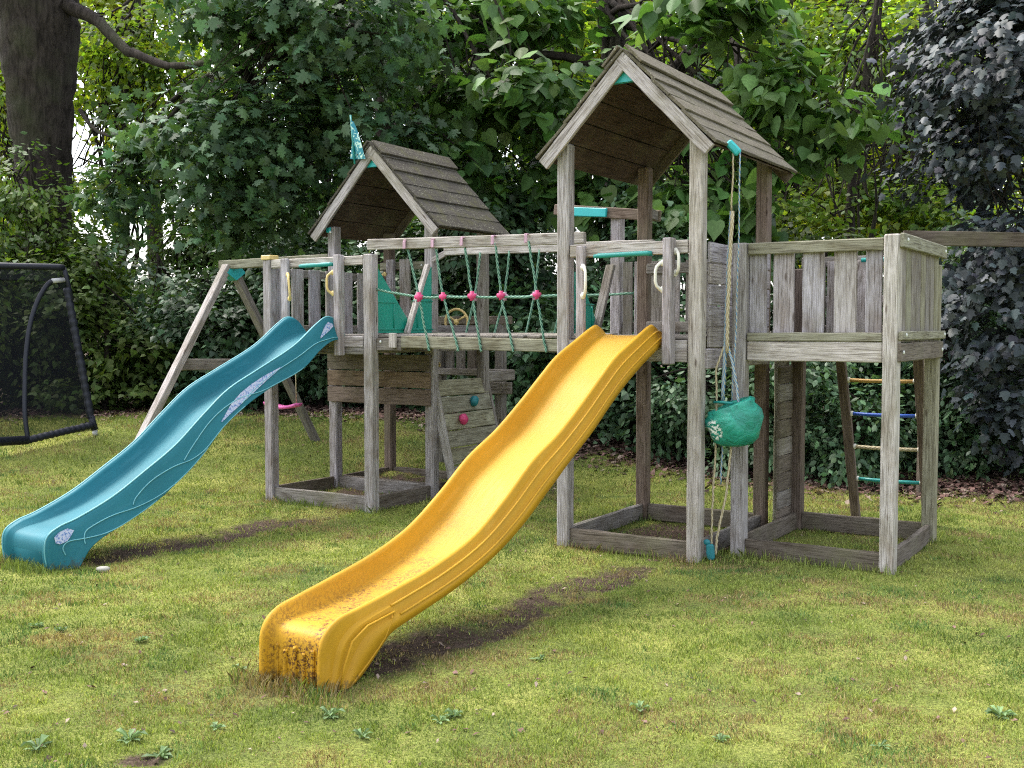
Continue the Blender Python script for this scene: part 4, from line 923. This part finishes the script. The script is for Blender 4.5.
# catalpa trees in the middle
CATc, CATa = (.065, .135, .040), (.13, .225, .07)
bx, by, _ = at(395, 400, 17)
tree('catalpa_tree', 'broadleaf tree with heart-shaped leaves between the two tower roofs', (bx, by), [(bx, by, 0, .30), (*at(392, 220, 16.5), .22), (*at(388, 100, 16.2), .20), (*at(394, 10, 16), .18), (*at(396, -80, 16), .17)],
     [E(470, 95, 13.8, .75, .8, .45), E(455, 160, 13.6, .85, .8, .38), E(540, 100, 13.8, .8, .9, .4), E(570, 160, 14, .7, .9, .4), E(470, 212, 13.8, .9, .8, .22), E(500, 15, 14.5, 1.5, 1.0, .35), E(375, 60, 14.5, .45, .6, .5), E(610, 95, 14, .4, .7, .5)],
     'heart', 92, 26, .30, (.14, .225), CATc, CATa, LM_cat, M_bark2, nlimb=26, droop=1.1, shell=.15, vary=.45, extra=[(at(390, 45, 16.2), at(425, 5, 15), .10, .06, .05), (at(388, 70, 16), at(330, -10, 15), .06, .03, .1)])
bx, by, _ = at(622, 400, 16)
tree('catalpa_tree', 'taller broadleaf tree with a dark leaning trunk behind the higher tower roof', (bx, by), [(bx, by, 0, .26), (*at(618, 220, 15.5), .22), (*at(620, 100, 15.2), .21), (*at(612, 20, 15), .20), (*at(610, -60, 15), .2)],
     [E(700, 12, 12.4, .85, .8, .24), E(820, 118, 12.2, .65, .8, .34), E(770, 85, 12.4, .5, .8, .3), E(750, 165, 12.4, .6, .8, .5), E(700, 205, 13, .6, .7, .4), E(745, 230, 12.6, .6, .7, .3), E(600, 205, 14, 1.0, .7, .3), E(680, 110, 13.5, .5, .8, .6)],
     'heart', 90, 26, .28, (.135, .22), CATc, CATa, LM_cat, M_bark2, nlimb=26, droop=1.15, shell=.15, vary=.45, extra=[(at(622, 110, 15.1), at(690, 55, 14.2), .15, .11, .06), (at(690, 55, 14.2), at(745, 5, 14), .11, .07, .1), (at(622, 60, 15.1), at(520, 55, 14.4), .09, .05, .14), (at(735, 20, 14), at(740, 75, 13.5), .09, .04, .1), (at(740, 75, 13.5), at(765, 110, 13.2), .04, .02, .1)])
bx, by, _ = at(482, 400, 18)
tree('ivy_tree', 'dark trunk wrapped in small ivy leaves beyond the gap between the roofs', (bx, by), [(bx, by, 0, .25), (*at(478, 200, 18), .2), (*at(482, 60, 18), .19), (*at(488, -60, 18), .16)],
     [E(350, 130, 17.2, .35, .5, 1.0), E(478, 120, 17.8, .35, .35, 2.0)], 'ivy', 95, 30, .2, (.06, .11), (.018, .045, .012), (.035, .075, .02), LM_dark, M_bark2, nlimb=6)
# mid-distance trees with bare crooked branches and sparse sunlit leaves
for (px, d, wh_, rr, e_) in ((905, 17, 'between the platform and the purple maple', .10, [E(905, 60, 16.5, 1.1, 1, 1.0), E(880, 190, 16.5, 1.2, 1, .6), E(930, 215, 16, .9, 1, .5)]), (845, 18.5, 'behind the platform top rail', .09, [E(840, 40, 18, 1.3, 1, 1.2), E(790, 190, 18, 1.2, 1, .8)]),
                         (120, 20, 'beside the rough trunk in the bright gap', .10, [E(140, 60, 19, 1.4, 1, 1.5), E(120, 190, 19, 1.6, 1, .6)]), (330, 20, 'over the ridge of the lower roof', .10, [E(330, 60, 20, 1.8, 1, 1.6), E(300, 200, 20, 1.8, 1, .6)]),
                         (430, 19, 'between oak and catalpa leaves', .10, [E(430, 70, 19, 1.5, 1, 1.5), E(430, 190, 19, 1.4, 1, .8)]), (680, 18.5, 'over the ridge of the higher roof', .10, [E(690, 60, 18.5, 1.7, 1, 1.4), E(680, 190, 18.5, 1.6, 1, .9)]),
                         (770, 17.5, 'near the pulley and higher eave', .08, [E(770, 60, 17.5, 1.2, 1, 1.2), E(780, 220, 17, 1.2, 1, .5)]), (980, 18, 'behind the upper purple maple branches', .09, [E(970, 60, 18, 1.6, 1, 1.6), E(980, 200, 18, 1.5, 1, .8)]),
                         (40, 20, 'behind the rough trunk and goal', .10, [E(20, 60, 20, 1.6, 1, 1.6), E(10, 200, 20, 1.6, 1, .9)]),
                         (240, 19, 'far beyond the oak foliage', .12, [E(240, 90, 19, 1.8, 1, 1.2), E(200, 225, 19, 1.0, 1, .35)]), (535, 19, 'through the gap beside the higher roof', .10, [E(540, 60, 19, 1.5, 1, 1.3), E(520, 190, 19, 1.4, 1, .7)])):
    bx, by, _ = at(px, 400, d); tp_ = at(px+6, 100, d)
    tree('young_tree', 'thin crooked branching tree with sparse sunlit leaves '+wh_, (bx, by), [(bx, by, 0, rr), (bx+.25, by, 1.8, rr*.85), (tp_[0]-.2, by, 3.3, rr*.7), (*tp_, rr*.6), (tp_[0]+.3, by, tp_[2]+2, rr*.35)],
     e_, random.choice(['ovate', 'ivy']), 105, 30, .34, (.07, .15), (.055, .11, .025), (.20, .29, .045), LM_far, M_bark2, nlimb=34, droop=.4, shell=.1, group='thin trees past the garden edge', twig=.022)
for (px, d, wh_, e_) in ((868, 14.6, 'above the platform rail', [E(860, 60, 14.6, .9, .7, .9), E(900, 140, 14.4, .7, .7, .8), E(840, 200, 14.4, .7, .6, .5)]), (318, 16.8, 'between oak leaves and the lower roof', [E(320, 60, 16.8, 1.0, .8, 1.2), E(290, 200, 16.8, .9, .7, .5)])):
    bx, by, _ = at(px, 400, d); tp_ = at(px-4, 90, d)
    tree('crooked_tree', 'nearly bare crooked dark tree with tangled twigs '+wh_, (bx, by), [(bx, by, 0, .08), (bx+.2, by, 1.6, .07), (tp_[0]-.15, by, 2.8, .06), (*tp_, .05), (tp_[0]+.2, by, tp_[2]+1.5, .03)],
     e_, 'ovate', 46, 10, .3, (.07, .12), (.05, .10, .03), (.12, .19, .05), LM_cat, M_bark2, nlimb=26, droop=.5, shell=.1, group='bare crooked trees in the thicket', twig=.016)
# dark copper-leaved maple at the right
bx, by, _ = at(1075, 430, 11.2)
PURc, PURa = (.034, .045, .050), (.065, .08, .085)
tree('purple_maple', 'dark bluish purple maple with drooping branches past the end of the platform', (bx, by), [(bx, by, 0, .2), (*at(1075, 250, 11.2), .17), (*at(1060, 60, 11), .14), (*at(1050, -100, 11), .1)],
     [E(1010, 60, 10.2, .85, 1.0, 1.0), E(985, 150, 10.2, .6, .9, .5), E(1000, 250, 10.4, .5, .8, .55), E(1010, 330, 10.2, .5, .7, .6), E(1010, 410, 10.2, .42, .6, .4), E(985, 20, 10.5, .45, .8, .5), E(990, 380, 10, .3, .4, .2), E(930, 170, 10.6, .25, .5, .15), E(965, 290, 10.2, .18, .4, .5), E(1060, 420, 10.4, .5, .6, .5)],
     'maple', 240, 42, .19, (.06, .11), PURc, PURa, LM_purp, M_bark2, nlimb=26, droop=1.0, twig=.012)
# sunlit trees farther off
FARc, FARa = (.20, .27, .030), (.34, .38, .05)
far = [(140, 30, 24, 2.6, 2.4, 'over the oak limb'), (20, 230, 26, 1.3, 3.0, 'behind the big rough trunk'), (350, 30, 26, 2.8, 1.5, 'above the lower tower roof'), (450, 180, 27, 2.6, 2.6, 'between the two tower roofs'), (600, 40, 28, 3.2, 1.8, 'over the dark leaning trunk'),
       (800, 40, 25, 2.7, 2.6, 'over the higher roof eave'), (930, 130, 24, 2.3, 3.0, 'behind the purple maple'), (860, 210, 20, 2.3, 1.3, 'low behind the platform rail'), (1080, 100, 26, 2.8, 4.0, 'beyond the purple maple'), (-60, 60, 25, 2.6, 3, 'beyond the net goal'), (700, 150, 26, 2.4, 2.2, 'behind the higher tower')]
for i, (px, py, d, rx, rz, wh_) in enumerate(far):
    c = at(px, py, d); x0, y0 = c[0]+random.uniform(-.5, .5), c[1]+.5
    base_, alt_ = FARc, FARa
    if i in (3, 10): base_, alt_ = (.10, .16, .03), (.20, .27, .04)
    ell = [(c, (rx, 1.8, rz)), ((c[0], c[1]+.5, c[2]+rz*.9), (rx*.8, 1.5, rz*.7))]
    tree('lime_tree', 'bright yellow-green sunlit tree '+wh_, (x0, y0), [(x0, y0, 0, .22), (x0+.1, y0, 2.5, .18), (x0-.1, y0, c[2], .15), (x0, y0, c[2]+rz*1.4, .06)], ell, 'ivy', int(70+rx*rz*16), 30, .45, (.13, .24), base_, alt_, LM_far, M_bark2,
         nlimb=20, droop=.3, shell=.15, group='sunlit trees beyond the garden', twig=.03)
# shrubs that make the dark edge of the garden
HD, HA = (.034, .075, .032), (.095, .165, .085)
LT, LA = (.055, .10, .025), (.11, .16, .035)
shr = [ # px, ground-depth offset, height, half width, colour kind, leaf kind, label
 (-70, 14.4, 2.7, 1.2, 1, 'ovate', 'beyond the net goal crossbar'), (20, 15.6, 3.0, 1.3, 1, 'ovate', 'seen through the goal netting'), (105, 14.6, 2.6, 1.15, 1, 'ivy', 'next to the padded goal upright'), (165, 15.8, 2.75, 1.3, 0, 'ovate', 'between the goal and the swing leg'),
 (215, 14.9, 2.3, 1.0, 0, 'ivy', 'between the two legs of the swing frame'), (265, 15.9, 2.9, 1.3, 0, 'ivy', 'tall behind the swing cross brace'), (320, 15.4, 2.4, 1.0, 0, 'ivy', 'behind the swing seat'), (345, 16.6, 3.4, .9, 0, 'ovate', 'tallest behind the lower roof'),
 (395, 15.3, 2.6, 1.0, 0, 'ivy', 'behind the lower tower deck'), (450, 14.6, 3.6, 1.05, 0, 'ivy', 'tall behind the rope bridge start'), (515, 14.2, 3.5, .95, 0, 'ivy', 'behind the knotted ropes'), (500, 13.4, 1.6, .8, 0, 'ovate', 'low behind the climbing wall'),
 (570, 12.8, 2.1, .85, 0, 'ivy', 'behind the yellow slide middle'), (600, 14.0, 3.9, 1.0, 0, 'ovate', 'tall behind the higher tower back post'), (630, 12.0, 1.9, .75, 0, 'ivy', 'under the higher tower behind its sand frame'), (690, 12.4, 2.9, .8, 0, 'ivy', 'behind the side plank panel'),
 (705, 11.4, 1.7, .7, 0, 'ovate', 'behind the hanging bucket'), (760, 12.3, 2.7, .8, 0, 'ivy', 'behind the platform front boards'), (775, 11.0, 1.5, .65, 0, 'ovate', 'low under the platform near its plank wall'), (835, 11.6, 2.3, .8, 0, 'ovate', 'directly behind the rung ladder'),
 (850, 10.6, 1.2, .55, 0, 'ovate', 'small below the ladder rungs'), (900, 11.5, 2.3, .8, 0, 'ovate', 'behind the platform corner post'), (945, 11.0, 2.3, .6, 0, 'ovate', 'under the purple maple by the last post'), (1000, 11.6, 2.8, .8, 0, 'ovate', 'under the purple maple farther off'), (1050, 10.6, 1.5, .8, 0, 'ovate', 'at the garden end under the maple'),
 (40, 15.7, 4.7, 1.0, 1, 'ovate', 'covering the foot of the rough trunk'), (110, 18.2, 3.3, 1.2, 1, 'ovate', 'beyond the goal beside the rough trunk'), (560, 16.5, 3.7, 1.2, 0, 'ovate', 'high between bridge and higher roof'), (830, 13.5, 3.0, 1.0, 1, 'ovate', 'above the platform top rail'), (910, 13.2, 2.9, 1.0, 1, 'ovate', 'above the platform corner'),
 (270, 18.0, 4.0, 1.5, 1, 'ovate', 'high and pale beyond the swing beam'), (180, 17.6, 3.7, 1.2, 1, 'ovate', 'high and pale beyond the swing bracket'), (975, 13.4, 3.2, 1.0, 0, 'ovate', 'high behind the purple maple foliage'),
 (400, 18.2, 3.9, 1.4, 0, 'ovate', 'high behind the lower roof ridge')]
for (px, d, hh, hw, ck, lk, wh_) in shr:
    x0, y0, _ = at(px, 400, d); z0 = Z(x0, y0)
    ell = []
    for i in range(6):
        a = random.uniform(0, 6.28); t = random.uniform(.15, .9)
        ell.append(((x0+math.cos(a)*hw*.45, y0+math.sin(a)*hw*.35, z0+hh*(.12+.72*t*(1 if i else .4))), (hw*random.uniform(.45, .75), hw*random.uniform(.45, .7), hh*random.uniform(.16, .28))))
    ell.append(((x0, y0, z0+.25), (hw, hw*.7, .32)))
    base_, alt_ = ((HD, HA) if ck == 0 else (LT, LA)); f_ = random.uniform(.8, 1.25)
    near = d < 12.6
    sz = (.07, .12) if lk == 'ivy' else (.06, .13)
    if near: sz = (.05, .10)
    tree('shrub', ('dark green ' if ck == 0 else 'lighter green ')+('ivy-leaved' if lk == 'ivy' else 'narrow-leaved')+' shrub '+wh_, (x0, y0), [(x0, y0, z0-.05, .05), (x0+.05, y0, z0+hh*.4, .04), (x0-.08, y0, z0+hh*.8, .02)], ell, lk,
         int(42*hw*hh*(1.5 if near else 1.0))+40, 34, .2, sz, tuple(k*f_ for k in base_), tuple(k*f_ for k in alt_), LM_hedge if ck == 0 else LM_cat, M_bark2, nlimb=7, droop=.45, shell=.2, group='shrubs along the garden edge', twig=.012)
# wooden beam seen among the leaves at the right
fx0 = at(903, 238, 9.75); fx1 = at(1075, 241, 9.5)
m = MB().beam(fx0, fx1, .05, .13, (.10, .08, .065)).beam((fx1[0], fx1[1]+.07, 0), (fx1[0], fx1[1]+.07, fx1[2]+.05), .09, .09, BROWN, up=(0, 1, 0)).beam((fx0[0]+.25, fx0[1]+.12, -.02), (fx0[0]+.25, fx0[1]+.07, fx0[2]-.06), .07, .07, DARK, up=(0, 1, 0)); o = m.build('timber_beam', M_wood, None); tag(o, 'brown horizontal timber half hidden in leaves past the platform', 'beam')

# ================================================================== camera, light, world
cam = bpy.data.cameras.new('camera'); co = bpy.data.objects.new('camera', cam); COL.objects.link(co)
co.location = (0, 0, CAMH); co.rotation_euler = (R(90)-PITCH, 0, 0); cam.sensor_width = 36; cam.lens = FPX/1024*36; cam.clip_end = 2000; cam.clip_start = .05
S.camera = co
SUN_EL, SUN_AZ = R(60), R(-55)   # direction towards the sun, azimuth clockwise from +Y
w = bpy.data.worlds.new('World'); S.world = w; w.use_nodes = True; nt = w.node_tree; bg = nt.nodes['Background']
sk = nt.nodes.new('ShaderNodeTexSky'); sk.sky_type = 'NISHITA'; sk.sun_disc = False; sk.sun_elevation = SUN_EL; sk.sun_rotation = SUN_AZ; sk.air_density = 1.0; sk.dust_density = 3.0; sk.ozone_density = 1.0
hs = nt.nodes.new('ShaderNodeHueSaturation'); hs.inputs['Saturation'].default_value = .35; hs.inputs['Value'].default_value = 1.55; nt.links.new(sk.outputs[0], hs.inputs['Color']); nt.links.new(hs.outputs[0], bg.inputs[0]); bg.inputs[1].default_value = .15
sl = bpy.data.lights.new('sun', 'SUN'); so = bpy.data.objects.new('sun', sl); COL.objects.link(so); sl.energy = 1.35; sl.angle = R(25); sl.color = (1, .95, .86)
dv = Vector((math.sin(SUN_AZ)*math.cos(SUN_EL), math.cos(SUN_AZ)*math.cos(SUN_EL), math.sin(SUN_EL)))
so.rotation_euler = dv.to_track_quat('Z', 'Y').to_euler()
S.view_settings.view_transform = 'Standard'; S.view_settings.look = 'None'; S.view_settings.exposure = 1.33; S.view_settings.gamma = 1
S.render.engine = 'CYCLES'; S.cycles.max_bounces = 6; S.cycles.diffuse_bounces = 4; S.cycles.glossy_bounces = 2; S.cycles.transmission_bounces = 4; S.cycles.transparent_max_bounces = 8
S.cycles.use_denoising = False; S.cycles.pixel_filter_type = 'BLACKMAN_HARRIS'; S.cycles.filter_width = 1.15
